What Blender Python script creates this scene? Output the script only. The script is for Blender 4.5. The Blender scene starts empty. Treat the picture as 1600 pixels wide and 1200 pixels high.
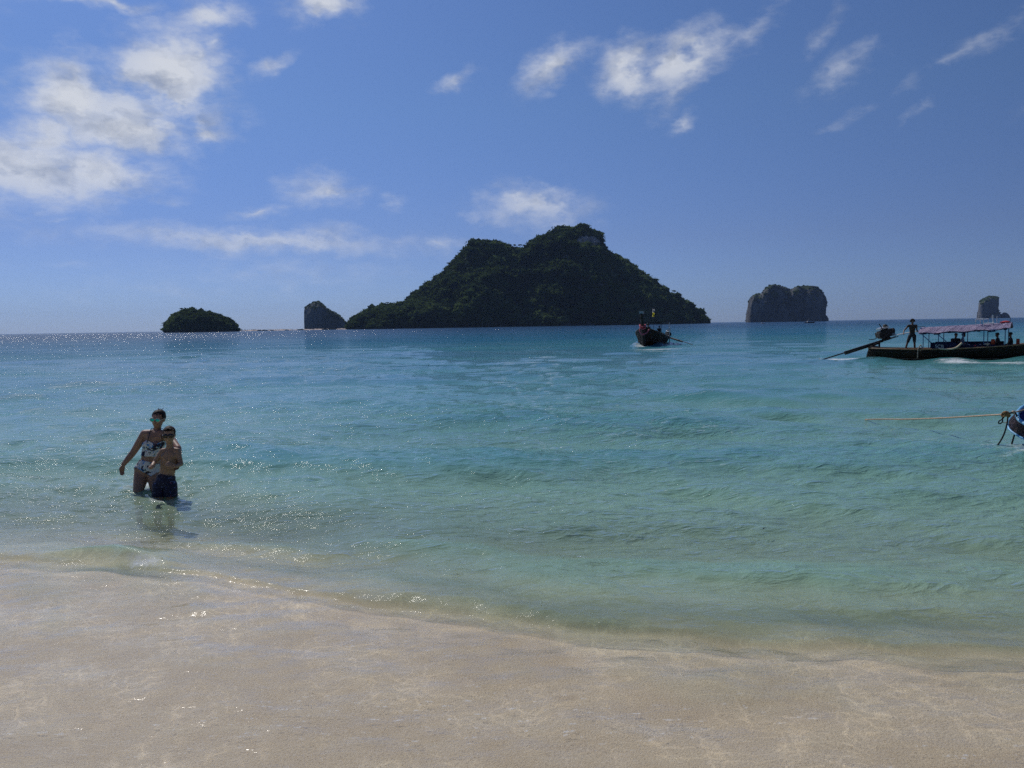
import bpy, bmesh, math, random
import numpy as np
from mathutils import Vector, Matrix, noise as mn

R = math.radians
rng = np.random.default_rng(7)
random.seed(7)
scene = bpy.context.scene
col = scene.collection

# ---------------------------------------------------------------- camera
F = 1232.0                      # focal length in photo pixels (1600 wide)
H = 2.15                        # eye height above the water
PITCH, ROLL = R(4.24), R(-0.94)
cam_d = bpy.data.cameras.new('camera')
cam = bpy.data.objects.new('camera', cam_d); col.objects.link(cam)
cam_d.sensor_width = 36.0
cam_d.lens = 36.0 * F / 1600.0
cam_d.clip_start = 0.05
cam_d.clip_end = 60000.0
M3 = (Matrix.Rotation(math.pi/2 - PITCH, 3, 'X') @ Matrix.Rotation(ROLL, 3, 'Z'))
cam.matrix_world = Matrix.Translation((0, 0, H)) @ M3.to_4x4()
scene.camera = cam

def ray(px, py):
    d = M3 @ Vector(((px-800)/F, -(py-600)/F, -1.0))
    return d
def W(px, py, Y):               # point of the photo at world depth Y
    d = ray(px, py); k = Y/d.y
    return Vector((d.x*k, Y, H + d.z*k))
def G(px, py, z=0.0):           # point of the photo on the level z
    d = ray(px, py); k = (z-H)/d.z
    return Vector((d.x*k, d.y*k, z))

# ---------------------------------------------------------------- node helpers
class V:                        # a socket with arithmetic
    def __init__(s, t, o): s.t, s.o = t, o
    def _m(s, op, *a, clamp=False):
        n = s.t.nodes.new('ShaderNodeMath'); n.operation = op; n.use_clamp = clamp
        for i, x in enumerate((s,)+a):
            if isinstance(x, V): s.t.links.new(x.o, n.inputs[i])
            else: n.inputs[i].default_value = x
        return V(s.t, n.outputs[0])
    def __add__(s, b): return s._m('ADD', b)
    def __radd__(s, b): return s._m('ADD', b)
    def __sub__(s, b): return s._m('SUBTRACT', b)
    def __mul__(s, b): return s._m('MULTIPLY', b)
    def __rmul__(s, b): return s._m('MULTIPLY', b)
    def __truediv__(s, b): return s._m('DIVIDE', b)
    def max(s, b): return s._m('MAXIMUM', b)
    def min(s, b): return s._m('MINIMUM', b)
    def pow(s, b): return s._m('POWER', b)
    def exp(s): return s._m('EXPONENT')
    def clamp(s): return s._m('ADD', 0.0, clamp=True)
    def smooth(s, a, b, lo=0.0, hi=1.0, mode='SMOOTHSTEP'):
        n = s.t.nodes.new('ShaderNodeMapRange'); n.interpolation_type = mode
        s.t.links.new(s.o, n.inputs[0])
        for i, x in enumerate((a, b, lo, hi)): n.inputs[i+1].default_value = x
        return V(s.t, n.outputs[0])
class T:                        # a node tree
    def __init__(s, tree): s.t = tree; s.t.nodes.clear()
    def node(s, kind, _in=None, **kw):
        n = s.t.nodes.new('ShaderNode'+kind)
        for k, v in kw.items(): setattr(n, k, v)
        for k, v in (_in or {}).items():
            if isinstance(v, V): s.t.links.new(v.o, n.inputs[k])
            elif hasattr(v, 'is_output'): s.t.links.new(v, n.inputs[k])
            else: n.inputs[k].default_value = v
        return n
    def v(s, sock): return V(s.t, sock)
    def noise(s, vec, scale, detail=4, rough=0.5, dist=0.0, out='Fac', dim='3D'):
        n = s.node('TexNoise', {'Scale': scale, 'Detail': detail, 'Roughness': rough, 'Distortion': dist}, noise_dimensions=dim)
        if vec is not None: s.t.links.new(vec.o if isinstance(vec, V) else vec, n.inputs['Vector'])
        return V(s.t, n.outputs[out])
    def map(s, vec, loc=(0,0,0), rot=(0,0,0), sc=(1,1,1), kind='POINT'):
        n = s.node('Mapping', {'Location': loc, 'Rotation': rot, 'Scale': sc}, vector_type=kind)
        s.t.links.new(vec.o if isinstance(vec, V) else vec, n.inputs['Vector'])
        return V(s.t, n.outputs[0])
    def mix(s, fac, a, b, blend='MIX'):
        n = s.node('Mix', data_type='RGBA', blend_type=blend)
        for k, x in ((0, fac), (6, a), (7, b)):
            if isinstance(x, V): s.t.links.new(x.o, n.inputs[k])
            elif isinstance(x, (tuple, list)): n.inputs[k].default_value = (*x[:3], 1)
            else: n.inputs[k].default_value = x
        return V(s.t, n.outputs[2])
    def ramp(s, fac, stops, mode='LINEAR'):
        n = s.node('ValToRGB', {'Fac': fac}); cr = n.color_ramp; cr.interpolation = mode
        while len(cr.elements) < len(stops): cr.elements.new(0.5)
        for e, (p, c) in zip(cr.elements, stops):
            e.position = p; e.color = (*c, 1) if len(c) == 3 else c
        return V(s.t, n.outputs[0])
    def bump(s, h, strength, dist, normal=None):
        n = s.node('Bump', {'Height': h, 'Strength': strength, 'Distance': dist})
        if normal is not None: s.t.links.new(normal.o, n.inputs['Normal'])
        return V(s.t, n.outputs[0])

# ---------------------------------------------------------------- sun, sky, exposure
SUN_AZ, SUN_EL = R(-33), R(47)  # azimuth from +Y, positive towards +X
sun_dir = Vector((math.sin(SUN_AZ)*math.cos(SUN_EL), math.cos(SUN_AZ)*math.cos(SUN_EL), math.sin(SUN_EL)))
sd = bpy.data.lights.new('sun', 'SUN'); sd.energy = 4.7; sd.angle = R(0.55); sd.color = (1.0, 0.95, 0.88)
sun = bpy.data.objects.new('sun', sd); col.objects.link(sun)
sun.rotation_euler = sun_dir.to_track_quat('Z', 'Y').to_euler()

scene.view_settings.view_transform = 'Standard'
scene.view_settings.look = 'None'
scene.view_settings.exposure = -0.75
scene.view_settings.gamma = 1.0
scene.view_settings.use_curve_mapping = False
scene.render.engine = 'CYCLES'
scene.cycles.use_denoising = False
scene.cycles.denoiser = 'OPENIMAGEDENOISE'
scene.cycles.max_bounces = 4
scene.cycles.use_adaptive_sampling = True
scene.cycles.adaptive_threshold = 0.02
scene.cycles.adaptive_min_samples = 24
scene.cycles.transparent_max_bounces = 8
scene.cycles.volume_bounces = 0
scene.cycles.sample_clamp_indirect = 8
scene.cycles.sample_clamp_direct = 22
scene.cycles.caustics_reflective = False
scene.cycles.caustics_refractive = False

def azel(px, py):
    d = ray(px, py).normalized()
    return math.degrees(math.atan2(d.x, d.y)), math.degrees(math.asin(d.z))

# clouds, each: photo position, half sizes, tilt (deg, counter-clockwise), weight
CLOUDS = [
 (268,118,74,58,20,1.0),(185,178,130,66,10,.72),(322,132,36,24,-30,.7),(112,158,54,46,0,1.0),(190,205,92,34,-4,.95),(40,262,110,44,-10,1.0),(140,268,96,32,0,.95),(60,215,60,30,10,.8),(215,262,60,20,5,.6),
 (318,205,38,26,30,.75),(245,312,40,10,12,.5),(322,26,66,20,5,.72),(330,66,40,20,10,.6),(415,98,34,12,28,.6),(505,4,56,22,0,.85),(150,0,95,12,0,.75),
 (508,297,62,22,-4,.72),(408,325,52,10,12,.62),(612,316,24,14,0,.6),(400,374,250,19,-1,.8),(692,377,54,10,0,.6),
 (455,425,170,26,0,.48),(240,455,230,18,0,.36),(838,324,92,30,-4,.75),(735,332,22,9,0,.5),
 (712,128,44,15,22,.66),(862,108,56,25,36,.75),(980,108,50,36,8,.9),(1068,90,84,34,18,.82),(1055,145,40,22,40,.55),(1165,55,60,18,35,.5),
 (1063,193,26,11,35,.6),(1290,50,42,13,48,.44),(1312,112,52,20,30,.52),(1298,196,44,9,18,.38),(1505,82,80,11,27,.42),(1436,172,24,8,30,.38),
 (88,340,36,7,0,.5),(110,415,80,8,0,.3),(940,345,50,14,0,.3),(700,410,120,18,0,.22),
 # beyond the frame the same broken cloud goes on
 (-260,230,190,70,-4,.95),(-520,60,200,80,5,.95),(-150,-160,220,80,8,.85),(300,-220,150,60,10,.7),(760,-150,140,50,15,.6),
 (1250,-180,150,40,20,.55),(1800,60,110,30,20,.55),(2050,260,120,28,10,.5),(-420,400,220,22,0,.5),(1900,380,160,16,0,.35),
 (-800,260,220,80,0,.9),(2400,120,180,50,10,.6)]

def build_world():
    w = bpy.data.worlds.new('World'); scene.world = w; w.use_nodes = True
    t = T(w.node_tree)
    sky = t.node('TexSky', sky_type='NISHITA', sun_disc=False, sun_elevation=SUN_EL, sun_rotation=SKYROT,
                 altitude=0.0, air_density=1.0, dust_density=0.15, ozone_density=5.0)
    tc = t.node('TexCoord')
    d = t.node('SeparateXYZ', {0: tc.outputs['Generated']})
    x, y, z = (t.v(d.outputs[i]) for i in range(3))
    az = x._m('ARCTAN2', y) * 57.29578
    el = z._m('ARCSINE') * 57.29578
    p = t.v(t.node('CombineXYZ', {0: az, 1: el, 2: 0.0}).outputs[0])
    # warp so that outlines are ragged
    def vsub(a, k):
        n = t.node('VectorMath', operation='SUBTRACT'); t.t.links.new(a.o, n.inputs[0]); n.inputs[1].default_value = k; return t.v(n.outputs[0])
    def vscale(a, k):
        n = t.node('VectorMath', operation='SCALE'); t.t.links.new(a.o, n.inputs[0]); n.inputs['Scale'].default_value = k; return t.v(n.outputs[0])
    def vscale_v(a, k):
        n = t.node('VectorMath', operation='SCALE'); t.t.links.new(a.o, n.inputs[0]); t.t.links.new(k.o, n.inputs['Scale']); return t.v(n.outputs[0])
    def vadd(a, b):
        n = t.node('VectorMath', operation='ADD'); t.t.links.new(a.o, n.inputs[0]); t.t.links.new(b.o, n.inputs[1]); return t.v(n.outputs[0])
    w1 = vscale(vsub(t.noise(t.map(p, sc=(.26, .42, 1)), 1.0, 4, .6, out='Color'), (.5, .5, .5)), 2.6)
    q = vadd(p, w1)
    acc = None
    for (cx, cy, rx, ry, tilt, wt) in CLOUDS:
        a0, e0 = azel(cx, cy); s = 22.5
        # local mapping: subtract centre, rotate, divide by radii
        m = t.map(q, loc=(a0, e0, 0), rot=(0, 0, R(tilt)), sc=(rx/s*1.2, ry/s*1.25, 1), kind='TEXTURE')
        n = t.node('VectorMath', operation='LENGTH'); t.t.links.new(m.o, n.inputs[0])
        f = t.v(n.outputs['Value']).smooth(0.0, 1.55, wt, 0.0, mode='LINEAR')
        acc = f if acc is None else acc.max(f)
    n1 = t.noise(t.map(q, sc=(.30, .46, 1)), 1.0, 7, .54)
    n2 = t.noise(t.map(p, rot=(0, 0, R(-30)), sc=(.5, 1.1, 1)), 1.0, 8, .6)
    vo = t.node('TexVoronoi', feature='SMOOTH_F1', voronoi_dimensions='2D', normalize=True)
    for k_, v_ in (('Scale', 1.0), ('Detail', 3.0), ('Roughness', .55), ('Lacunarity', 2.3), ('Smoothness', .6)): vo.inputs[k_].default_value = v_
    t.t.links.new(t.map(q, sc=(.30, .40, 1)).o, vo.inputs['Vector'])
    puff = (t.v(vo.outputs['Distance'])*(-1.0)+.78).smooth(0.0, .62, 0.0, 1.0, mode='LINEAR')
    big = acc.smooth(.45, .8)
    nn = n1*0.5 + n2*0.5
    dens = acc + (nn - 0.5)*1.35 + (puff - .5)*big*1.0
    cov = dens.smooth(.10, .88) * acc.smooth(0.02, .18)
    cov = cov * acc.smooth(.2, .85, .50, 1.0, mode='LINEAR')
    # denser bodies read grey underneath, bright on the side of the sun (up)
    p2 = t.map(q, loc=(0.55, -1.3, 0))
    n3 = t.noise(t.map(p2, sc=(.33, .5, 1)), 1.0, 3, .5)
    n1s = t.noise(t.map(q, sc=(.33, .5, 1)), 1.0, 3, .5)
    shade = ((n3 - n1s)*3.0 + 0.58 + puff*.45 - n3.smooth(.46, .62)*dens.smooth(.6, 1.1)*.4 ).clamp()
    ccol = t.mix(shade, (4.0, 4.5, 5.6), (8.0, 8.3, 8.9))
    # hazy towards the horizon
    fade = el.smooth(0.0, 14.0, .42, .92)
    # clean blue tropical air, a little brighter towards the sun
    tint = t.ramp((el/30.0).clamp(), [(0.0, (.395, .53, .97)), (.2, (.47, .51, .78)), (.5, (.56, .62, .80)), (.85, (.60, .66, .84))])
    base = t.mix(1.0, t.v(sky.outputs[0]), tint, 'MULTIPLY')
    dt = t.node('VectorMath', operation='DOT_PRODUCT'); t.t.links.new(tc.outputs['Generated'], dt.inputs[0]); dt.inputs[1].default_value = sun_dir
    dv = t.v(dt.outputs['Value']).max(0.0)
    base = vscale_v(base, dv*.56 + .66 + dv.pow(22.0)*1.3)
    c = t.mix(cov*fade, base, ccol)
    bg = t.node('Background', {'Color': c, 'Strength': 0.14})
    out = t.node('OutputWorld')
    t.t.links.new(bg.outputs[0], out.inputs[0])
    w.cycles.sampling_method = 'MANUAL'; w.cycles.sample_map_resolution = 512
SKYROT = SUN_AZ
SKYT = (1.0, 1.0, 1.0)
build_world()
# ---------------------------------------------------------------- mesh helpers
def np_mesh(name, verts, faces, smooth=True):
    me = bpy.data.meshes.new(name)
    verts = np.ascontiguousarray(verts, dtype=np.float32); faces = np.ascontiguousarray(faces, dtype=np.int32)
    k = faces.shape[1]
    me.vertices.add(len(verts)); me.vertices.foreach_set('co', verts.ravel())
    me.loops.add(faces.size); me.loops.foreach_set('vertex_index', faces.ravel())
    me.polygons.add(len(faces))
    me.polygons.foreach_set('loop_start', np.arange(0, faces.size, k, dtype=np.int32))
    me.polygons.foreach_set('loop_total', np.full(len(faces), k, dtype=np.int32))
    me.polygons.foreach_set('use_smooth', np.full(len(faces), smooth, dtype=bool))
    me.update(calc_edges=True)
    return me
def attr(me, name, arr):
    a = me.attributes.new(name, 'FLOAT', 'POINT'); a.data.foreach_set('value', np.ascontiguousarray(arr, dtype=np.float32))
def link(name, me, mat=None, parent=None, kind=None, label=None, cat=None, group=None):
    o = bpy.data.objects.new(name, me); col.objects.link(o)
    if mat is not None and me is not None and not me.materials: me.materials.append(mat)
    if parent is not None: o.parent = parent
    if kind: o['kind'] = kind
    if label: o['label'] = label
    if cat: o['category'] = cat
    if group: o['group'] = group
    return o
def grid_faces(nr, nc, off=0):
    i = np.arange(nr-1)[:, None]*nc + np.arange(nc-1)[None, :]
    return np.stack([i, i+1, i+nc+1, i+nc], -1).reshape(-1, 4) + off
def mat_new(name):
    m = bpy.data.materials.new(name); m.use_nodes = True
    return m, T(m.node_tree)
def smoothstep(a, b, x):
    t = np.clip((x-a)/(b-a), 0, 1); return t*t*(3-2*t)
class VN:                       # cheap vectorised value noise in 2D
    def __init__(s, seed): s.g = np.random.default_rng(seed).random((256, 256))
    def __call__(s, x, y):
        xi, yi = np.floor(x).astype(int), np.floor(y).astype(int); fx, fy = x-xi, y-yi
        fx = fx*fx*fx*(fx*(fx*6-15)+10); fy = fy*fy*fy*(fy*(fy*6-15)+10)
        g = lambda a, b: s.g[a & 255, b & 255]
        return (g(xi, yi)*(1-fx)+g(xi+1, yi)*fx)*(1-fy) + (g(xi, yi+1)*(1-fx)+g(xi+1, yi+1)*fx)*fy
    def fbm(s, x, y, o=4, r=.5):
        v = 0; a = 1; t = 0
        for k in range(o):
            v = v + a*s(x*2**k+17.3*k, y*2**k+9.1*k); t += a; a *= r
        return v/t
vn1, vn2, vn3 = VN(11), VN(12), VN(13)

# ---------------------------------------------------------------- shore line and depth
edge_px = [(-300, 868), (0, 878), (160, 888), (320, 903), (500, 934), (700, 968), (850, 988), (1000, 1001), (1200, 1016), (1400, 1028), (1600, 1037), (1900, 1050)]
edge = np.array([G(*p)[:2] for p in edge_px])
def yline(x):
    s0 = (edge[1, 1]-edge[0, 1])/(edge[1, 0]-edge[0, 0])*.6
    s1 = (edge[-1, 1]-edge[-2, 1])/(edge[-1, 0]-edge[-2, 0])*.6
    y = np.interp(x, edge[:, 0], edge[:, 1])
    y = np.where(x < edge[0, 0], edge[0, 1]+(x-edge[0, 0])*s0, y)
    y = np.where(x > edge[-1, 0], edge[-1, 1]+(x-edge[-1, 0])*s1, y)
    return y + (vn1(x*2.3+40, x*0+3)-.5)*.09 + (vn2(x*6.1, x*0+8)-.5)*.035
def offshore(x, y): return (y - yline(x))*.95
def bed_depth(x, y):
    s = offshore(x, y)
    yy = y - .48*x + (vn1.fbm(x*.035+5, y*.035, 3)-.5)*.45*np.clip(y-10, 0, 60)
    near = .045 + .148*np.clip(s, 0, None)
    near = np.where(near > .8, .8 + (near-.8)*.45, near)
    far = np.interp(yy, [0, 12, 25, 45, 80, 130, 260, 800, 3000, 10000], [.3, .85, 1.4, 2.1, 3.2, 5.2, 9, 15, 22, 30])
    k = smoothstep(4, 22, s)
    off = near*(1-k)+far*k
    inshore = .045 - .006*np.clip(-s, 0, 5.0) - .05*np.clip(-s-4.2, 0, None)**1.2
    d = np.where(s >= 0, off, inshore)
    d = d + (vn2.fbm(x*1.3, y*1.3, 3)-.5)*.022*np.clip(1-np.abs(s)/6, .15, 1)
    return d

# ---------------------------------------------------------------- water surface
PEOPLE = [(G(214, 757), .18), (G(244, 752), .15), (G(257, 770), .17)]
RBOAT = dict(o=Vector((19.6, 43.0, 0)), a=R(-38)); MBOAT = dict(o=None)
def wave_height(x, y, dr, comps):
    s = offshore(x, y)
    d = np.maximum(bed_depth(x, y), 0)
    z = np.zeros_like(x)
    patch = .55 + .9*vn3.fbm(x*.11+3, y*.07+1, 3)
    fine = .35+1.3*vn1.fbm(x*.3+30, y*.22+11, 3)
    for (lam, ang, slope, ph) in comps:
        k = 2*math.pi/lam
        a = slope*lam/(2*math.pi)
        att = smoothstep(2.2, 5.0, lam/dr)
        lim = np.minimum(1, d/(.045*lam+.028))
        th = k*(x*math.sin(ang)+y*math.cos(ang)) + ph + 1.6*vn2(x*.35/lam**.5+lam*7, y*.35/lam**.5)*2
        sh = np.sin(th); sh = sh + .22*np.cos(2*th)
        z = z + a*sh*att*lim*(patch if lam > 1 else fine*patch)
    # the small bore running up the beach
    # the small bore running up the beach
    hgt = .030 + .022*(vn3(x*1.1+9, x*0)-.3)
    xb = G(170, 880).x
    curl = np.exp(-((x-xb)/.62)**2)
    x2 = G(700, 955).x
    c2 = np.exp(-((x-x2)/.9)**2)
    s2 = s - .05*vn1(x*5, y*5)
    z = z + hgt*1.25*smoothstep(-.02, .045, s2)*np.exp(-np.clip(s, 0, None)/.7)
    z = z + .125*curl*smoothstep(.02, .20, s2)*np.exp(-(np.clip(s-.22, 0, None)/.26)**1.5)
    z = z + .045*c2*smoothstep(.02, .16, s2)*np.exp(-(np.clip(s-.16, 0, None)/.3)**1.5)
    # a second low swell behind the first
    for (xc, sc_, w, hh) in ((G(360, 850).x, 1.05, .9, .05), (G(640, 880).x, 1.6, 1.1, .035), (G(1150, 930).x, 1.25, 1.3, .03), (G(1450, 960).x, .7, 1.0, .03)):
        q = s - sc_ - .12*(vn1(x*1.7, x*0+sc_*9)-.5)
        z = z + 1.5*hh*np.exp(-((x-xc)/w)**2)*np.where(q < 0, np.exp(-(q/.14)**2), np.exp(-(q/.34)**2))
    # rings round the bathers
    for p, r0 in PEOPLE:
        rr = np.hypot(x-p.x, y-p.y)
        z = z + .011*np.cos((rr-r0)*2*math.pi/.24)*np.exp(-np.clip(rr-r0, 0, None)/.75)*smoothstep(.3, 1.2, dr*0+3)*(dr < .09)
    # the swell the boats push away
    for o, a, L, hh in ((RBOAT['o'], RBOAT['a'], 11.5, .20), (MB_O, MB_A, 9.5, .22)):
        ca, sa = math.cos(a), math.sin(a)
        u = (x-o.x)*ca+(y-o.y)*sa; v = -(x-o.x)*sa+(y-o.y)*ca
        lat = np.abs(v) - (.75 + np.clip(L-u, 0, 30)*.16)
        z = z + hh*np.exp(-(lat/.55)**2)*smoothstep(L+1, L-1.5, u)*smoothstep(-14, 3, u)*(1+.5*np.sin(u*1.9))
    return z

_rc = np.random.default_rng(21)
COMPS = []
for i in range(62):
    lam = .16*(9.0/.16)**((i+_rc.random())/62)
    ang = math.pi + R(18) + _rc.normal()*R(38 if lam < 1.5 else 24)
    sl = .0255*(1.0 if lam > .5 else .9)*(.75 if lam > 4 else 1)
    COMPS.append((lam, ang, sl, _rc.random()*6.28))
MB_O = Vector((15.5, 82.5, 0)); MB_A = R(-110)

def build_sea():
    rs = [1.2]
    while rs[-1] < 9500:
        r = rs[-1]; rs.append(r + max(.016, min(r*r/3600, r*.022)))
    rs = np.array(rs); th = np.linspace(R(-50), R(50), 820)
    r, t = np.meshgrid(rs, th, indexing='ij')
    x = r*np.sin(t); y = r*np.cos(t)
    dr = np.gradient(rs)[:, None]*np.ones_like(t)
    drr = np.maximum(dr, r*(th[1]-th[0]))
    z = wave_height(x, y, np.minimum(drr, dr*.8+drr*.2), COMPS)
    v = np.stack([x, y, z], -1).reshape(-1, 3)
    me = np_mesh('sea', v, grid_faces(len(rs), len(th)))
    d = bed_depth(x, y)
    attr(me, 'depth', (d + np.where(z > 0, z*(1.0+1.8*smoothstep(.3, 1.2, offshore(x, y))+1.2*np.exp(-((x-G(170, 880).x)/.6)**2)), z)).ravel())
    attr(me, 'crest', z.ravel())
    s = offshore(x, y)
    # foam
    foam = np.zeros_like(x)
    xb = G(170, 880).x
    fx = x - G(228, 887).x; 
    foam += .95*np.exp(-(fx/.22)**2)*np.exp(-((s-.13)/.13)**2)
    foam += .35*np.exp(-((x-G(700, 955).x)/.5)**2)*np.exp(-((s-.10)/.08)**2)
    foam += .30*np.exp(-((x-G(1500, 990).x)/.45)**2)*np.exp(-((s-.45)/.2)**2)
    foam += .28*np.exp(-((x-G(330, 880).x)/.4)**2)*np.exp(-((s-.35)/.15)**2)
    pf = G(1575, 712); foam += .55*np.exp(-((x-pf.x)/.7)**2 - ((y-pf.y)/.8)**2)
    for (px, py, rx, ry, k) in ((1420, 688, 1.1, .8, .42), (1030, 546, 2.6, 1.4, 1.0), (1002, 541, .9, 1.6, 1.2), (1030, 550, 2.6, 1.0, .8), (1265, 496, .1, .1, 0), (745, 550, 1.6, 1.2, .7),
                               (1340, 561, 3.6, .55, 1.25), (1300, 563, 2.0, .5, 1.0), (1378, 561, .8, .7, 1.1), (1495, 567, .9, 1.0, 1.2), (1545, 569, 1.7, .6, 1.2), (1590, 570, 1.2, .6, 1.0), (1440, 564, 1.8, .35, .9),
                               (900, 560, 1.2, 1, .3), (530, 548, 1.6, 1.2, .5), (440, 553, 2, 1.1, .5)):
        p = G(px, py); foam += k*np.exp(-((x-p.x)/rx)**2-((y-p.y)/ry)**2)
    for p, r0 in PEOPLE: foam += .55*np.exp(-((np.hypot((x-p.x), (y-p.y)*.8)-r0*.8)/.07)**2)
    attr(me, 'foam', foam.ravel())
    attr(me, 'shore', s.ravel())
    return me

def sea_material():
    m, t = mat_new('sea_water')
    geo = t.node('NewGeometry'); P = t.v(geo.outputs['Position'])
    A = lambda n: t.v(t.node('Attribute', attribute_name=n).outputs['Fac'])
    depth, foam, shore, crest = A('depth'), A('foam'), A('shore'), A('crest')
    dist = t.v(t.node('VectorMath', {0: P}, operation='LENGTH').outputs['Value'])
    # body colour by depth of water over the pale sand
    var = t.noise(t.map(P, sc=(.05, .11, 0)), 1.0, 4, .55)
    var2 = t.noise(t.map(P, sc=(.6, 1.1, 0)), 1.0, 4, .6)
    dd = depth * (var - .5)._m('MULTIPLY_ADD', 1.1, 1.0)
    body = t.ramp(dd._m('LOGARITHM', 10.0)._m('MULTIPLY_ADD', .4, .5),     # .056 -> 0, .1 -> .1, 1 -> .5, 10 -> .9
        [(0.0, (.42, .46, .30)), (.22, (.44, .54, .36)), (.42, (.28, .47, .34)), (.56, (.11, .31, .29)), (.66, (.045, .20, .225)), (.78, (.014, .125, .20)), (.93, (.010, .052, .115))])
    opac = t.v((((depth-.05).max(.0) + (var2-.5)*.03)*(-2.3)).exp().o)._m('MULTIPLY_ADD', -1.0, 1.0).clamp()
    # ripples
    b1 = t.noise(t.map(P, rot=(0, 0, R(14)), sc=(4.5, 9.5, 1)), 1.0, 5, .6, .6)
    b2 = t.noise(t.map(P, rot=(0, 0, R(-20)), sc=(1.0, 2.1, 1)), 1.0, 5, .6, .4)
    b3 = t.noise(t.map(P, rot=(0, 0, R(-10)), sc=(.12, .35, 1)), 1.0, 5, .62)
    gust = t.noise(t.map(P, sc=(.055, .09, 0)), 1.0, 3, .55)
    calm = shore.smooth(-1.0, .2, .26, 1.0)
    b4 = t.noise(t.map(P, rot=(0, 0, R(-26)), sc=(2.6, 12.0, 1)), 1.0, 4, .6, .4)
    rn = t.noise(t.map(P, rot=(0, 0, R(6)), sc=(1.5, 3.3, 1)), 1.0, 4, .55, .8)
    ridge = ((rn-.5)._m('ABSOLUTE')*(-2.0)+1.0).pow(3.0)
    h = b1*calm*(gust.smooth(.32, .68, .35, 1.9))*dist.smooth(12.0, 60.0, 1.0, .5)*.023
    h2 = b2*shore.smooth(.3, 9.0, 0.0, 1.0)*dist.smooth(20.0, 90.0, .30, 1.0)*gust.smooth(.3, .7, .5, 1.5)*.17
    h3 = b3*dist.smooth(60.0, 400.0, 0.0, 1.15)
    h0 = t.noise(P, 30.0, 3, .6)*shore.smooth(-.3, .3, .25, 1.0)*dist.smooth(9.0, 30.0, .0010, 0.0)
    n = t.bump(h + h2 + h3 + h0 + b4*shore.smooth(.2, -.4)*.006 + ridge*shore.smooth(.0, .8)*dist.smooth(14.0, 60.0, 1.0, .4)*gust.smooth(.35, .65, .4, 1.2)*.019, 1.0, 1.0)
    dn = t.node('VectorMath', {0: geo.outputs['Incoming'], 1: n}, operation='DOT_PRODUCT')
    fr = ((t.v(dn.outputs['Value'])._m('ABSOLUTE')*(-1.0)+1.0).clamp().pow(5.0))*.98+.02
    fr = fr * dist.smooth(14.0, 130.0, .92, .62)
    gl = t.node('BsdfGlossy', {'Color': (1, 1, 1, 1), 'Roughness': dist.smooth(10.0, 300.0, .035, .11), 'Normal': n}, distribution='GGX')
    bump_body = t.bump(b2, .25, .2)
    di = t.node('BsdfDiffuse', {'Color': body, 'Normal': n})
    # painted light: bed caustics put into the transmission tint as a faint net
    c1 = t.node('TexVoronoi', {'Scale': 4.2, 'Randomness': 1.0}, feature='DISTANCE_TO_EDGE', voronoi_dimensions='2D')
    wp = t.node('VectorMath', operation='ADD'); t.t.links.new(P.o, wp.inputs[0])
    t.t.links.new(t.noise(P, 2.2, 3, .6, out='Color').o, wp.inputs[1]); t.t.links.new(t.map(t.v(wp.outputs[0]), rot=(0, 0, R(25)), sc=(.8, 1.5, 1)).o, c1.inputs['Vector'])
    caustic_net = t.v(c1.outputs['Distance']).smooth(0.0, .11, 1.0, 0.0)*t.noise(P, 1.1, 3, .6).smooth(.40, .60)
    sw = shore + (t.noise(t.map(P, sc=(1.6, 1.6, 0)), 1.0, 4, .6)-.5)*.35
    line = ((sw+.02)*(1/.035)).pow(2.0)*(-1.0)  # focused sunlight along the waterline, likewise painted in as brighter tint
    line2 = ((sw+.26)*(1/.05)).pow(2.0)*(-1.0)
    caustic_net = (caustic_net + line.exp()*.9 + line2.exp()*t.noise(P, 1.7, 2).smooth(.4, .6)*.6).clamp()
    tint0 = t.mix(caustic_net*.95, (.83, .835, .80), (1.0, 1.0, .95))
    dp = (depth-.055).max(.0)
    ab = t.node('CombineXYZ', {0: (dp*(-.75)).exp(), 1: (dp*(-.14)).exp(), 2: (dp*(-.24)).exp()})
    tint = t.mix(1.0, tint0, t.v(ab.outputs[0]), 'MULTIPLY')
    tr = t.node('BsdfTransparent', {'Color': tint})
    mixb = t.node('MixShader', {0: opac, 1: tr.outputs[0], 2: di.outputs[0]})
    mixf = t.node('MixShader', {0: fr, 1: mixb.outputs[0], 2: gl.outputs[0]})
    fn = t.noise(P, 26.0, 5, .7)*.45 + t.noise(t.map(P, sc=(2.2, 4.4, 1)), 1.0, 4, .65)*.55
    fm = (foam._m('MINIMUM', 1.0)*.30 + fn - .5).smooth(.10, .42)*foam.smooth(.02, .5)
    fo = t.node('BsdfDiffuse', {'Color': (.78, .82, .83, 1)})
    # small bubbles and scraps of foam drifting on the film of water
    bv = t.node('TexVoronoi', {'Scale': 7.0}, voronoi_dimensions='2D'); t.t.links.new(t.map(P, rot=(0, 0, R(-38)), sc=(.55, 2.2, 1)).o, bv.inputs['Vector'])
    bub = t.v(bv.outputs['Distance']).smooth(.10, .16, 1.0, 0.0)*t.noise(t.map(P, rot=(0, 0, R(-38)), sc=(.35, 1.3, 1)), 1.0, 3).smooth(.52, .64)*t.noise(P, 40.0, 3).smooth(.45, .6)*shore.smooth(-.2, -.8)
    fm = fm.max(bub*.4)
    mix2 = t.node('MixShader', {0: fm*.9, 1: mixf.outputs[0], 2: fo.outputs[0]})
    out = t.node('OutputMaterial', {0: mix2.outputs[0]})
    return m

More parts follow.
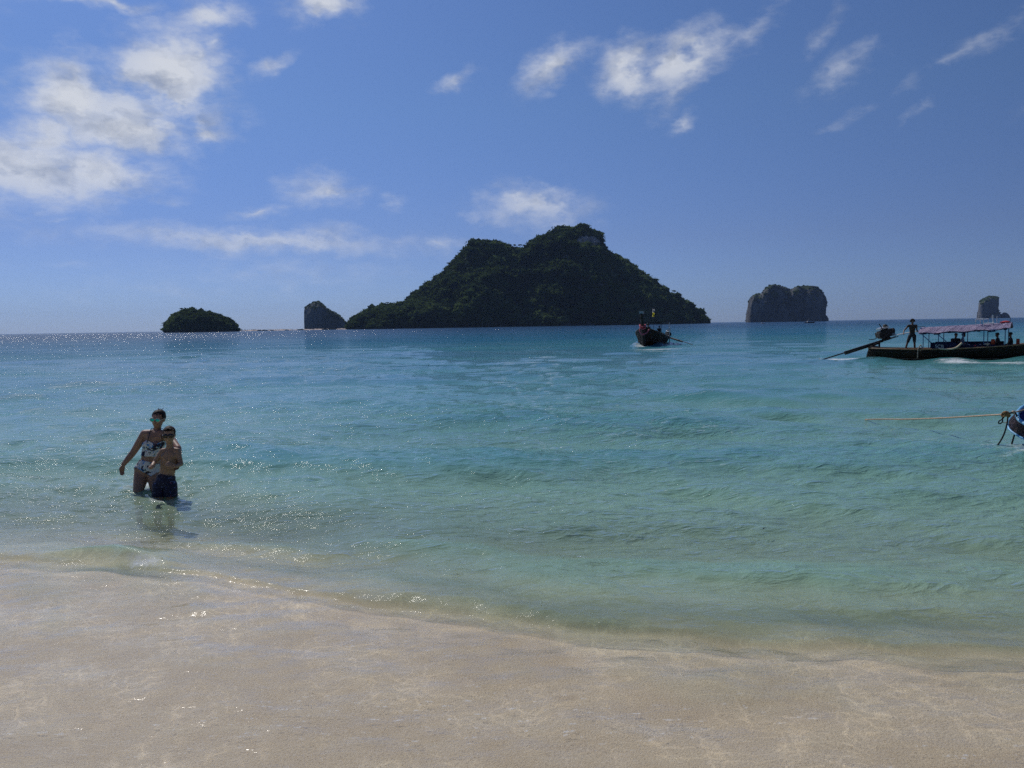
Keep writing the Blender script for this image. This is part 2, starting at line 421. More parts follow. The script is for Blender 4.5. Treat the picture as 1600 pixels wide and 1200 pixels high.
def sand_material():
    m, t = mat_new('wet_sand')
    geo = t.node('NewGeometry'); P = t.v(geo.outputs['Position'])
    n1 = t.noise(P, 1.1, 5, .6); n2 = t.noise(P, 260.0, 3, .7); n3 = t.noise(t.map(P, rot=(0, 0, R(35)), sc=(1.2, 4.5, 1)), 1.0, 5, .6)
    n4 = t.noise(P, 75.0, 3, .7)
    c = t.mix(n1.smooth(.3, .7), (.74, .585, .40), (.86, .71, .51))
    c = t.mix(n3.smooth(.45, .75)*.5, c, (.90, .77, .58))
    c = t.mix(n2.smooth(.35, .8)*.45, c, (.36, .27, .20))
    c = t.mix(n2.smooth(.55, .3)*.3, c, (.74, .67, .58))
    c = t.mix(n4.smooth(.52, .70)*.40, c, (.30, .22, .16))
    c = t.mix(n4.smooth(.46, .32)*.35, c, (.86, .78, .66))
    sp = t.node('TexVoronoi', {'Vector': P, 'Scale': 16.0}); 
    spf = t.v(sp.outputs['Distance']).smooth(.05, .09, 1.0, 0.0)*t.noise(P, 3.0, 2).smooth(.5, .6)
    c = t.mix(spf*.7, c, (.13, .10, .075))
    stain = t.node('VectorMath', {0: P, 1: tuple(G(884, 1080))}, operation='SUBTRACT')
    sl = t.v(t.node('VectorMath', {0: t.map(t.v(stain.outputs[0]), sc=(9, 16, 1))}, operation='LENGTH').outputs['Value'])
    c = t.mix((sl*.8 + n4*.9).smooth(.75, 1.15, 0.20, 0.0), c, (.30, .20, .12))
    b = t.bump(n2*.0018 + n4*.006 + n3*.01, 1.0, 1.0)
    p = t.node('BsdfPrincipled', {'Base Color': c, 'Roughness': .62, 'Normal': b, 'Specular IOR Level': .3})
    t.node('OutputMaterial', {0: p.outputs[0]})
    return m

def build_sand():
    ys = np.concatenate([np.linspace(-14, 1.0, 40), np.linspace(1.08, 12, 300), 12+np.geomspace(.1, 88, 60), [400, 2000, 9300]])
    xs = np.concatenate([-np.geomspace(9000, 9.3, 22), np.linspace(-9, 9, 330), np.geomspace(9.3, 9000, 22)])
    y, x = np.meshgrid(ys, xs, indexing='ij')
    z = -bed_depth(x, y)
    z = z + (vn1.fbm(x*3, y*3, 4)-.5)*.008
    z = np.where(y < 0, np.minimum(z, .55+ .1*vn1(x*.3, y*.3)), z)
    z = np.clip(z, -45, .8)
    me = np_mesh('beach', np.stack([x, y, z], -1).reshape(-1, 3), grid_faces(len(ys), len(xs)))
    return me

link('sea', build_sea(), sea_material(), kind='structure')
link('beach', build_sand(), sand_material(), kind='structure')
# ---------------------------------------------------------------- islands
def outline(pts, Y, n):
    w = np.array([[W(px, py, Y).x, W(px, py, Y).z] for px, py in pts])
    w[0, 1] = w[-1, 1] = -2.0
    seg = np.hypot(*np.diff(w, axis=0).T); s = np.concatenate([[0], np.cumsum(seg)])
    u = np.linspace(0, s[-1], n)
    return np.stack([np.interp(u, s, w[:, 0]), np.interp(u, s, w[:, 1])], -1)
def loft_island(name, pts, Y, D, box, rough, freq, vert=1.0, nu=220, nv=90, seed=0, lean=1.0, plan=2.6):
    o = outline(pts, Y, nu)
    x0, x1 = o[:, 0].min(), o[:, 0].max(); zm = o[:, 1].max(); xc = (x0+x1)/2
    th = np.linspace(0, math.pi, nv)
    cx = np.sign(np.cos(th))*np.abs(np.cos(th))**(2/box); sz = np.sin(th)**(2/box)
    xr = np.clip(np.abs((o[:, 0]-xc)/((x1-x0)/2)), 0, 1)
    Dl = D*np.maximum(1-xr**plan, .0)**(1/plan)*.85*np.clip(o[:, 1]/zm, 0, 1)**.35 + D*.15*np.clip(o[:, 1]/zm, 0, 1)
    X = np.repeat(o[:, 0][:, None], nv, 1); Z = -2 + (o[:, 1][:, None]+2)*sz[None, :]
    Yy = Y - Dl[:, None]*cx[None, :]*lean
    X = X + (Yy-Y)*(xc/Y)          # the island's long axis lies at this bearing
    v = np.stack([X, Yy, Z], -1)
    out = np.empty_like(v)
    for i in range(nu):
        for j in range(nv):
            x, y, z = v[i, j]
            q = Vector((x*freq+seed*13, y*freq, z*freq*vert))
            a = mn.fractal(q, .8, 2.1, 6)
            b = mn.fractal(Vector((x*freq*3+7, y*freq*3, z*freq*3*vert+seed)), .9, 2.0, 4)
            k = min(1, max(0, z/(rough*1.2)+.15))
            out[i, j] = (x + b*rough*.22*k, y - a*rough*2.0 - b*rough*.35, z + (b*rough*.16 + a*rough*.06)*k)
    return out, o
def island_obj(name, out, mat, Y, label, cat='island'):
    nu, nv, _ = out.shape
    c = np.array([out[..., 0].mean(), Y, 0])
    me = np_mesh(name, (out-c).reshape(-1, 3), grid_faces(nu, nv))
    o = link(name, me, mat, kind='structure', label=label)
    o.location = c
    return o

def rock_material(name, base, dark, green, gcol=(.035, .055, .022), sc=1.0):
    m, t = mat_new(name)
    geo = t.node('NewGeometry'); P = t.v(geo.outputs['Position'])
    nrm = t.node('SeparateXYZ', {0: geo.outputs['Normal']})
    n1 = t.noise(t.map(P, sc=(.05*sc, .05*sc, .012*sc)), 1.0, 8, .65)
    n2 = t.noise(P, .035*sc, 8, .62); n3 = t.noise(P, .25*sc, 6, .7)
    c = t.mix(n1.smooth(.35, .68), dark, base)
    c = t.mix(n3.smooth(.5, .7)*.6, c, tuple(x*.5 for x in dark))
    c = t.mix(n1.smooth(.62, .75)*n2.smooth(.5, .65)*.7, c, tuple(min(.6, x*1.5) for x in base))
    up = (t.v(nrm.outputs[2])*1.0 + (n2-.5)*2.4 + (n3-.5)*1.0).smooth(.62-green, .85-green)
    c = t.mix(up, c, gcol)
    b = t.bump(n3*3.0 + n1*9.0, .9, 1.0)
    p = t.node('BsdfPrincipled', {'Base Color': c, 'Roughness': .95, 'Normal': b, 'Specular IOR Level': .1})
    t.node('OutputMaterial', {0: p.outputs[0]})
    return m
def leaf_material(name, a, b_, c_):
    m, t = mat_new(name)
    A = t.v(t.node('Attribute', attribute_name='tone').outputs['Fac'])
    P = t.v(t.node('NewGeometry').outputs['Position'])
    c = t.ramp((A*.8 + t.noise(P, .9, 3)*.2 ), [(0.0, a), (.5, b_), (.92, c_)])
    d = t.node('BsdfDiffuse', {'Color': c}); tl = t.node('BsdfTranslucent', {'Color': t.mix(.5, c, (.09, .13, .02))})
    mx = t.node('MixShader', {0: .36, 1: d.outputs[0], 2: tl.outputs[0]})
    t.node('OutputMaterial', {0: mx.outputs[0]})
    return m
bm = bmesh.new(); bmesh.ops.create_icosphere(bm, subdivisions=1, radius=1)
ICO_V = np.array([v.co[:] for v in bm.verts]); ICO_F = np.array([[v.index for v in f.verts] for f in bm.faces]); bm.free()
bm = bmesh.new(); bmesh.ops.create_icosphere(bm, subdivisions=2, radius=1)
ICO2_V = np.array([v.co[:] for v in bm.verts]); ICO2_F = np.array([[v.index for v in f.verts] for f in bm.faces]); bm.free()

def crowns(centres, radii, nleaf, leaf, g, tones=None):
    """crown geometry: an uneven core and leaf sprays round it, joined -> verts, tris, tone"""
    n = len(centres)
    jit = 1 + g.normal(0, .16, (n, len(ICO_V), 1))
    sc = np.stack([radii*g.uniform(.8, 1.25, n), radii*g.uniform(.8, 1.25, n), radii*g.uniform(.55, .95, n)], -1)
    core = centres[:, None, :] + ICO_V[None]*jit*sc[:, None, :]*.82
    cf = (ICO_F[None] + (np.arange(n)*len(ICO_V))[:, None, None]).reshape(-1, 3)
    if tones is None: tones = np.clip(g.normal(.45, .22, n), 0, 1)
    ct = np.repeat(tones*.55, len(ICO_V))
    d = g.normal(size=(n, nleaf, 3)); d /= np.linalg.norm(d, axis=-1, keepdims=True); d[..., 2] = np.abs(d[..., 2])*1.1-.35
    lump = 1 + .16*np.sin(d[..., :1]*5+tones[:, None, None]*30)*np.cos(d[..., 2:]*6+tones[:, None, None]*50)
    pc = centres[:, None, :] + d*sc[:, None, :]*g.uniform(.82, 1.1, (n, nleaf, 1))*lump
    a = g.normal(size=(n, nleaf, 3)); b = g.normal(size=(n, nleaf, 3)); c = -(a+b)*.6
    L = leaf*g.uniform(.6, 1.3, (n, nleaf, 1))
    lv = np.stack([pc+a*L*.55, pc+b*L*.55, pc+c*L*.55], 2).reshape(-1, 3)
    lf = np.arange(len(lv)).reshape(-1, 3) + n*len(ICO_V)
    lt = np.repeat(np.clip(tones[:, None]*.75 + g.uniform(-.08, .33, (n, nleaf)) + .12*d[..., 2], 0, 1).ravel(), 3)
    return np.concatenate([core.reshape(-1, 3), lv]), np.concatenate([cf, lf]), np.concatenate([ct, lt])
def forest(name, out, Y, n, rad, nleaf, leaf, mat, g, skip=None, upmin=-1, sink=.35, kind='stuff', label=None, jlo=0.0, jhi=.62):
    nu, nv, _ = out.shape
    # pick positions weighted by projected area on the camera side and the top
    a = out[1:, :-1]-out[:-1, :-1]; b = out[:-1, 1:]-out[:-1, :-1]
    nr = np.cross(a, b); ar = np.linalg.norm(nr, axis=-1)+1e-9
    nz = np.abs(nr[..., 2])/ar
    jj = np.arange(nv-1)[None, :]/(nv-1)
    w = (np.hypot(nr[..., 1], nr[..., 0]*.5)+.30*np.abs(nr[..., 2]))*(jj > jlo)*(jj < jhi)*(out[:-1, :-1, 2] > 1.5)
    w = w*(nz > upmin)
    w = (w/w.sum()).ravel()
    idx = g.choice(len(w), n, p=w); i, j = np.divmod(idx, nv-1)
    fu, fv = g.random(n)[:, None], g.random(n)[:, None]
    p = out[i, j]*(1-fu)*(1-fv)+out[i+1, j]*fu*(1-fv)+out[i, j+1]*(1-fu)*fv+out[i+1, j+1]*fu*fv
    keep = np.ones(n, bool) if skip is None else ~skip(p)
    p = p[keep]; n = len(p)
    r = rad*np.clip(g.lognormal(0, .32, n), .45, 2.0)
    p = p + np.stack([np.zeros(n), -r*.2, r*(.5-sink)], -1)
    base = vn3.fbm(p[:, 0]*.012+5, p[:, 2]*.02+p[:, 1]*.01, 3)
    tones = np.clip((base-.5)*2.2+.42+g.normal(0, .18, n), 0, 1)
    c = np.array([p[:, 0].mean(), Y, 0])
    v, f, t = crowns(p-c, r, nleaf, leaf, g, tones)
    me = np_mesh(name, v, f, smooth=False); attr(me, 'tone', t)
    o = link(name, me, mat, kind=kind, label=label); o.location = c
    return o
GREEN = leaf_material('island_leaves', (.018, .034, .018), (.065, .105, .036), (.19, .25, .09))
def tree(name, base, h, cr, mat, g, label, group, cat='tree', flat=.5, nleaf=46):
    """a single tree: tapered trunk with limbs, and a crown of several leafy clumps"""
    root = link(name, None, label=label, cat=cat, group=group); root.location = base
    tv, tf = [], []
    def limb(a, b, ra, rb, k=5):
        a, b = np.array(a), np.array(b); d = b-a; d = d/np.linalg.norm(d); s = np.cross(d, [0, .3, 1.01]); s /= np.linalg.norm(s)+1e-9; q = np.cross(d, s)
        o = len(tv)
        for c_, r_ in ((a, ra), (b, rb)):
            for i in range(k): tv.append(c_+r_*(math.cos(6.283*i/k)*s+math.sin(6.283*i/k)*q))
        for i in range(k): tf.append((o+i, o+(i+1) % k, o+k+(i+1) % k, o+k+i))
    bend = g.normal(0, .08*h, 2)
    top = (bend[0], bend[1], h*.62)
    limb((0, 0, -1), top, h*.035, h*.02)
    tips = []
    for i in range(5):
        a = g.uniform(0, 6.283); tip = (top[0]+math.cos(a)*cr*.6, top[1]+math.sin(a)*cr*.6, h*g.uniform(.74, .92))
        limb(top, tip, h*.018, h*.008, 4); tips.append(tip)
    tips.append((top[0], top[1], h*.9))
    link('trunk', np_mesh('trunk', np.array(tv), np.array(tf)), BARK, root)
    tips = np.array(tips)
    v, f, t = crowns(tips, np.full(len(tips), cr*.52)*np.array([1, .8, .9, .7, 1, .9])*1.0, nleaf, max(.7, cr*.16), g)
    v[:, 2] = (v[:, 2]-h*.85)*flat*1.6 + h*.85
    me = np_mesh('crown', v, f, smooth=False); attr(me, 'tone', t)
    link('crown', me, mat, root)
    return root
BARK, _t = mat_new('bark')
_c = _t.mix(_t.noise(_t.v(_t.node('TexCoord').outputs['Object']), 6.0, 5), (.05, .04, .03), (.11, .09, .07))
_t.node('OutputMaterial', {0: _t.node('BsdfPrincipled', {'Base Color': _c, 'Roughness': .9}).outputs[0]})

g = np.random.default_rng(5)
hill_rock = rock_material('hill_rock', (.15, .165, .16), (.05, .058, .05), .30, gcol=(.022, .036, .016), sc=1.0)
stack_rock = rock_material('stack_rock', (.20, .20, .20), (.06, .062, .066), -.02, sc=.8)
# main island: the big twin hill
YM = 1500
MAIN = [(560,516),(567,492),(586,484),(605,479),(639,473),(646,462),(659,452),(680,441),(700,421),(721,400),(740,380.5),(762,380),(778,380),(789,384),(796,391),(807,392),(824,392),(830,383),(841,374),(864,366),(872,360),(880,357),(888,358),(893,363),(901,359),(912,360),(919,364),(927,364),(935,374),(938,391),(954,401),(976,414),(991,424),(1014,440),(1032,455),(1055,463),(1074,476),(1092,487),(1102,497),(1105,506)]
mo, ml = loft_island('island', MAIN, YM, 190, 1.5, 19, .011, nu=300, nv=110, seed=1)
# the bare cliff below the right peak stands a little proud and steep
cA, cB = W(897, 392, YM), W(936, 372, YM)
island_obj('forested_island', mo, hill_rock, YM, 'big dark forested island with twin peaks across the bay')
def cliff(p):
    zc = W(916, 383, YM); return (np.abs((p[:, 0]-zc.x)/(21*1.22))**2 + np.abs((p[:, 2]-zc.z)/(10*1.22))**2 + .6*(vn1.fbm(p[:, 0]*.06, p[:, 2]*.06, 3)-.5) < .9)
forest('island_forest', mo, YM, 4200, 6.6, 40, 2.3, GREEN, g, skip=cliff, label='dense dark rainforest covering the twin-peaked island')
# bare cliff: a rock face of its own ahead of the slope
def cliff_face():
    zc = W(916, 384, YM); nu, nv = 60, 40
    u, v = np.meshgrid(np.linspace(-1, 1, nu), np.linspace(-1, 1, nv), indexing='ij')
    X = zc.x + u*30; Z = zc.z + v*17
    # distance of the slope surface at that place
    fr = mo[:, :60].reshape(-1, 3)
    Yf = np.empty_like(X)
    for i in range(nu):
        for j in range(nv):
            k = np.argmin((fr[:, 0]-X[i, j])**2+(fr[:, 2]-Z[i, j])**2); Yf[i, j] = fr[k, 1]
            a = mn.fractal(Vector((X[i, j]*.06, 3, Z[i, j]*.025)), .8, 2, 5)
            Yf[i, j] += -5 - 5*a + 26*(max(0, (u[i, j]**2+v[i, j]**2)-.55))
    v3 = np.stack([X, Yf, Z], -1); c = np.array([zc.x, YM, 0])
    o = link('cliff', np_mesh('cliff', (v3-c).reshape(-1, 3), grid_faces(nu, nv)), rock_material('cliff_rock', (.62, .62, .62), (.26, .27, .28), -.35, sc=1.6), kind='structure')
    o.location = c
cliff_face()
YF = 1400
FRONT = [(541,517),(545,511),(552,502),(567,491),(586,484),(605,480),(622,476),(640,473),(665,473),(680,475),(699,479),(725,487),(747,497),(763,508),(772,515)]
fo_, fl = loft_island('headland', FRONT, YF, 90, 1.7, 11, .016, nu=160, nv=70, seed=3)
island_obj('headland', fo_, hill_rock, YF, 'low wooded headland in front of the left end of the big island')
forest('headland_forest', fo_, YF, 1500, 4.4, 34, 1.9, GREEN, g, label='dark scrub forest on the low headland')
# small left island
YL = 1150
LEFT = [(257,520),(259,510),(264,502),(269,495),(279,490),(284,487),(292,485),(300,485),(310,488),(327,490),(339,493),(353,499),(365,506),(372,512),(373,519)]
lo, ll = loft_island('islet', LEFT, YL, 45, 2.0, 5, .025, nu=120, nv=60, seed=5)
island_obj('small_island', lo, hill_rock, YL, 'small domed wooded island at far left of the islands')
forest('islet_forest', lo, YL, 900, 3.3, 36, 1.5, GREEN, g, label='trees covering the small domed island')
# rock stacks
YA = 2000
A_ = [(480,516),(478,511),(476.5,505),(476,496),(475.8,487),(476.6,482),(481,478.5),(486,475),(491,472),(494.5,470.8),(498,471.3),(502,474),(510,481.5),(521,487.5),(531,493.5),(538,500.5),(545,506),(549,515)]
ao, al = loft_island('stack', A_, YA, 55, 3.4, 4, .02, vert=.35, nu=120, nv=70, seed=8, plan=3.5)
stackA = rock_material('far_stack_rock', (.17, .18, .175), (.06, .068, .065), .12, sc=.7)
island_obj('sea_stack', ao, stackA, YA, 'grey rock stack with a sloping shoulder beside the sandbar')
forest('stack_scrub', ao, YA, 170, 1.9, 20, 1.5, GREEN, g, upmin=.45, label='scrub on the top of the rock stack by the sandbar')
YB = 2300
B_ = [(1166,505),(1167.5,493),(1170,482),(1171.5,472),(1174,466),(1178,461.5),(1184,458.5),(1190,460),(1193,457),(1197,451),(1203,447),(1210,445),(1218,446.2),(1227,450),(1232,452),(1236,454),(1240,451),(1246,448),(1255,447.5),(1264,447),(1271,448.5),(1276,451),(1281,455),(1285,460),(1288.5,467),(1290.5,474),(1290,481),(1289,488),(1290,494),(1293,504)]
bo, bl = loft_island('stack', B_, YB, 100, 4.5, 11, .011, vert=.3, nu=200, nv=90, seed=11, plan=4)
island_obj('sea_stack', bo, stack_rock, YB, 'wide blocky limestone rock with sheer sides right of the big island')
forest('rock_scrub', bo, YB, 260, 2.0, 20, 1.8, GREEN, g, upmin=.25, label='bushes on top and ledges of the wide limestone rock')
Bn = [(1286.5,503),(1287.5,494),(1290,492),(1292.5,494),(1294,498),(1295,503)]
bo2, _ = loft_island('stack', Bn, YB-40, 12, 3, 2.5, .05, nu=40, nv=24, seed=12)
island_obj('boulder_stack', bo2, stack_rock, YB-40, 'small rounded rock at the right foot of the wide limestone rock')
YC = 3000
C_ = [(1527,499),(1528,491),(1529,484),(1530,474),(1533,470),(1537,467),(1545,463.5),(1553,463.5),(1557,466),(1557.5,472),(1556.5,480),(1558,486),(1559.5,491),(1560,498)]
co_, _ = loft_island('stack', C_, YC, 50, 4, 8, .016, vert=.3, nu=120, nv=60, seed=15, plan=4)
island_obj('sea_stack', co_, stack_rock, YC, 'narrow leaning rock tower on the horizon at far right')
C2 = [(1545,498),(1549,492),(1553,489),(1558,490),(1562,488),(1566,491),(1570,488),(1573,488.5),(1576,492),(1578,498)]
c2_, _ = loft_island('stack', C2, YC-60, 30, 2.5, 5, .03, nu=60, nv=30, seed=16)
island_obj('boulder_stack', c2_, stack_rock, YC-60, 'low boulders at the foot of the narrow rock tower')
forest('tower_scrub', co_, YC, 130, 3.0, 16, 2.0, GREEN, g, upmin=.4, label='scrub on the top of the narrow rock tower')
# ---------------------------------------------------------------- haze
def build_haze():
    m = bpy.data.materials.new('haze_air'); m.use_nodes = True; t = T(m.node_tree)
    pv = t.node('VolumePrincipled', {'Color': (.42, .62, 1.0, 1), 'Density': .000036, 'Anisotropy': .2})
    o = t.node('OutputMaterial'); t.t.links.new(pv.outputs[0], o.inputs['Volume'])
    bm = bmesh.new(); bmesh.ops.create_cube(bm, size=1.0)
    bmesh.ops.scale(bm, vec=(20000, 20000, 260+47), verts=bm.verts); bmesh.ops.translate(bm, vec=(0, 0, (260-47)/2), verts=bm.verts)
    me = bpy.data.meshes.new('haze'); bm.to_mesh(me); bm.free()
    link('haze', me, m, kind='stuff', label='thin pale sea haze in the air over the bay')
build_haze()
# ---------------------------------------------------------------- simple materials
def paint(name, colr, rough=.6, spec=.4, vary=.12, scale=8.0, bumpk=.0, metal=0.0, coord='Object'):
    m, t = mat_new(name)
    P = t.v(t.node('TexCoord').outputs[coord])
    n = t.noise(P, scale, 5, .6)
    dk = tuple(c*(1-vary*2.2) for c in colr); lt = tuple(min(1, c*(1+vary)) for c in colr)
    c = t.mix(n.smooth(.3, .7), dk, lt)
    kw = {'Base Color': c, 'Roughness': rough, 'Specular IOR Level': spec, 'Metallic': metal}
    if bumpk: kw['Normal'] = t.bump(n, .6, bumpk)
    t.node('OutputMaterial', {0: t.node('BsdfPrincipled', kw).outputs[0]})
    return m
SKIN_W = paint('tanned_skin', (.31, .175, .125), .5, .35, .08, 14)
SKIN_B = paint('child_skin', (.33, .20, .13), .5, .35, .08, 14)
SKIN_D = paint('dark_skin', (.16, .09, .06), .5, .35, .08, 14)
HAIR = paint('dark_hair', (.022, .014, .010), .7, .25, .3, 60, .004)
LENS_TEAL, _t = mat_new('mirror_lens')
_t.node('OutputMaterial', {0: _t.node('BsdfPrincipled', {'Base Color': (.02, .42, .40, 1), 'Metallic': .75, 'Roughness': .12}).outputs[0]})
LENS_BLACK = paint('black_lens', (.008, .008, .010), .1, .6, .05)
FRAME_PALE = paint('pale_frame', (.55, .50, .38), .4)
LIPS = paint('lips', (.28, .08, .07), .5)
def print_cloth(name, base, spots):
    m, t = mat_new(name)
    P = t.v(t.node('TexCoord').outputs['Object'])
    c = t.mix(0.0, base, base)
    for k, (colr, sc, th) in enumerate(spots):
        v = t.noise(t.map(P, loc=(k*7.3, k*3.1, k*1.7)), sc, 2, .5, 1.2)
        c = t.mix(v.smooth(th, th+.03), c, colr)
    t.node('OutputMaterial', {0: t.node('BsdfPrincipled', {'Base Color': c, 'Roughness': .75, 'Specular IOR Level': .25}).outputs[0]})
    return m
FLORAL = print_cloth('floral_cloth', (.62, .62, .64), [((.08, .25, .55), 13, .56), ((.02, .02, .05), 11, .56), ((.35, .12, .16), 17, .66), ((.10, .30, .25), 15, .66)])
SHORTS = print_cloth('dark_print_cloth', (.016, .018, .045), [((.10, .13, .30), 22, .64), ((.30, .08, .10), 30, .69), ((.35, .33, .30), 34, .72)])

# ---------------------------------------------------------------- bodies
def seg_mesh(bm, p0, p1, r0, r1, k=14, flat=None):
    """tapered capsule"""
    p0, p1 = Vector(p0), Vector(p1); d = p1-p0; L = d.length
    if L < 1e-6: d = Vector((0, 0, 1)); L = 1e-6
    d = d/L
    s = d.orthogonal().normalized(); q = d.cross(s)
    rows = []
    n = 4
    prof = [(-math.cos(a)*r0, math.sin(a)*r0) for a in [math.pi/2*i/n for i in range(n)]] + [(0, r0), (L, r1)] + [(L+math.sin(a)*r1, math.cos(a)*r1) for a in [math.pi/2*i/n for i in range(1, n+1)]]
    for (t_, r_) in prof:
        c = p0+d*t_
        if r_ < 1e-5: rows.append([bm.verts.new(c)]); continue
        ring = []
        for i in range(k):
            a = 2*math.pi*i/k; o = s*math.cos(a)*r_+q*math.sin(a)*r_
            if flat: f = Vector(flat[0]); o = o - f*o.dot(f)*(1-flat[1])
            ring.append(bm.verts.new(c+o))
        rows.append(ring)
    for A, B in zip(rows, rows[1:]):
        for i in range(k):
            j = (i+1) % k
            if len(A) == 1: bm.faces.new((A[0], B[j], B[i]))
            elif len(B) == 1: bm.faces.new((A[i], A[j], B[0]))
            else: bm.faces.new((A[i], A[j], B[j], B[i]))
def ell_mesh(bm, c, rx, ry, rz, X=Vector((1, 0, 0)), Y=Vector((0, 1, 0)), Z=Vector((0, 0, 1)), k=16, n=10):
    c = Vector(c); rows = []
    for i in range(n+1):
        a = math.pi*i/n; z = math.cos(a); r = math.sin(a)
        if i in (0, n): rows.append([bm.verts.new(c+Z*z*rz)]); continue
        rows.append([bm.verts.new(c+Z*z*rz+X*math.cos(2*math.pi*j/k)*r*rx+Y*math.sin(2*math.pi*j/k)*r*ry) for j in range(k)])
    for A, B in zip(rows, rows[1:]):
        for i in range(k):
            j = (i+1) % k
            if len(A) == 1: bm.faces.new((A[0], B[i], B[j]))
            elif len(B) == 1: bm.faces.new((A[j], A[i], B[0]))
            else: bm.faces.new((A[j], A[i], B[i], B[j]))
def loft(bm, rings, k=20):
    """rings: (centre, rx, ry, X, Y)"""
    rows = []
    for c, rx, ry, X, Y in rings:
        rows.append([bm.verts.new(Vector(c)+X*math.cos(2*math.pi*i/k)*rx+Y*math.sin(2*math.pi*i/k)*ry) for i in range(k)])
    for A, B in zip(rows, rows[1:]):
        for i in range(k):
            j = (i+1) % k; bm.faces.new((A[i], A[j], B[j], B[i]))
    bm.faces.new(rows[0][::-1]); bm.faces.new(rows[-1])
def fuse(bm, voxel, smooth=4, name='body'):
    """join overlapping shapes into one continuous skin"""
    bmesh.ops.recalc_face_normals(bm, faces=bm.faces)
    me = bpy.data.meshes.new('tmp'); bm.to_mesh(me); bm.free()
    o = bpy.data.objects.new('tmp', me); col.objects.link(o)
    md = o.modifiers.new('r', 'REMESH'); md.mode = 'VOXEL'; md.voxel_size = voxel; md.use_smooth_shade = True
    s = o.modifiers.new('s', 'SMOOTH'); s.factor = .5; s.iterations = smooth
    dg = bpy.context.evaluated_depsgraph_get()
    out = bpy.data.meshes.new_from_object(o.evaluated_get(dg)); out.name = name
    bpy.data.objects.remove(o); bpy.data.meshes.remove(me)
    for p in out.polygons: p.use_smooth = True
    return out
def hand(bm, wrist, tip, palm_n, s=1.0, curl=.35, thumb_side=1, spread=.10):
    """palm and five fingers; the fingers curl towards palm_n"""
    wrist, tip = Vector(wrist), Vector(tip); d = (tip-wrist).normalized(); n = Vector(palm_n); n = (n-d*n.dot(d)).normalized(); w = d.cross(n)*thumb_side
    P = wrist+d*.085*s
    for q in (-.5, -.17, .17, .5): seg_mesh(bm, wrist+w*q*.035*s, P+w*q*.062*s, .014*s, .0125*s, 8)
    for i, (q, L) in enumerate(((.52, .068), (.18, .078), (-.16, .072), (-.5, .056))):
        a = P+w*q*.066*s; c1 = curl; f1 = (d*math.cos(c1)+n*math.sin(c1)+w*q*spread).normalized(); f2 = (d*math.cos(c1*2.4)+n*math.sin(c1*2.4)).normalized()
        b = a+f1*L*.5*s; seg_mesh(bm, a, b, .0095*s, .0088*s, 8); seg_mesh(bm, b, b+f2*L*.5*s, .0088*s, .0075*s, 8)
    a = wrist+d*.025*s+w*.024*s; b = a+(d*.6+w*.75+n*.15).normalized()*.038*s; seg_mesh(bm, a, b, .013*s, .011*s, 8); seg_mesh(bm, b, b+(d*.85+w*.3+n*.25).normalized()*.034*s, .0105*s, .0085*s, 8)
def head_frame(face, up=Vector((0, 0, 1))):
    f = Vector(face).normalized(); u = (Vector(up)-f*Vector(up).dot(f)).normalized(); r = f.cross(u)
    return f, u, r
def head(bm, c, face, s=1.0, up=Vector((0, 0, 1))):
    """c: middle of the head, height .225*s"""
    f, u, r = head_frame(face, up)
    ell_mesh(bm, c+u*.030*s-f*.012*s, .074*s, .092*s, .083*s, r, f, u)
    ell_mesh(bm, c-u*.025*s+f*.018*s, .066*s, .068*s, .080*s, r, f, u)
    ell_mesh(bm, c-u*.072*s+f*.036*s, .044*s, .040*s, .036*s, r, f, u)
    seg_mesh(bm, c+u*.010*s+f*.082*s, c-u*.022*s+f*.098*s, .009*s, .014*s, 8)      # nose
    seg_mesh(bm, c+u*.022*s+f*.076*s-r*.035*s, c+u*.022*s+f*.076*s+r*.035*s, .011*s, .011*s, 8)  # brow
    seg_mesh(bm, c-u*.048*s+f*.078*s-r*.016*s, c-u*.048*s+f*.078*s+r*.016*s, .009*s, .009*s, 8)  # mouth
    for k in (-1, 1): ell_mesh(bm, c+r*k*.074*s-f*.008*s-u*.004*s, .010*s, .022*s, .030*s, r, f, u, 10, 6)
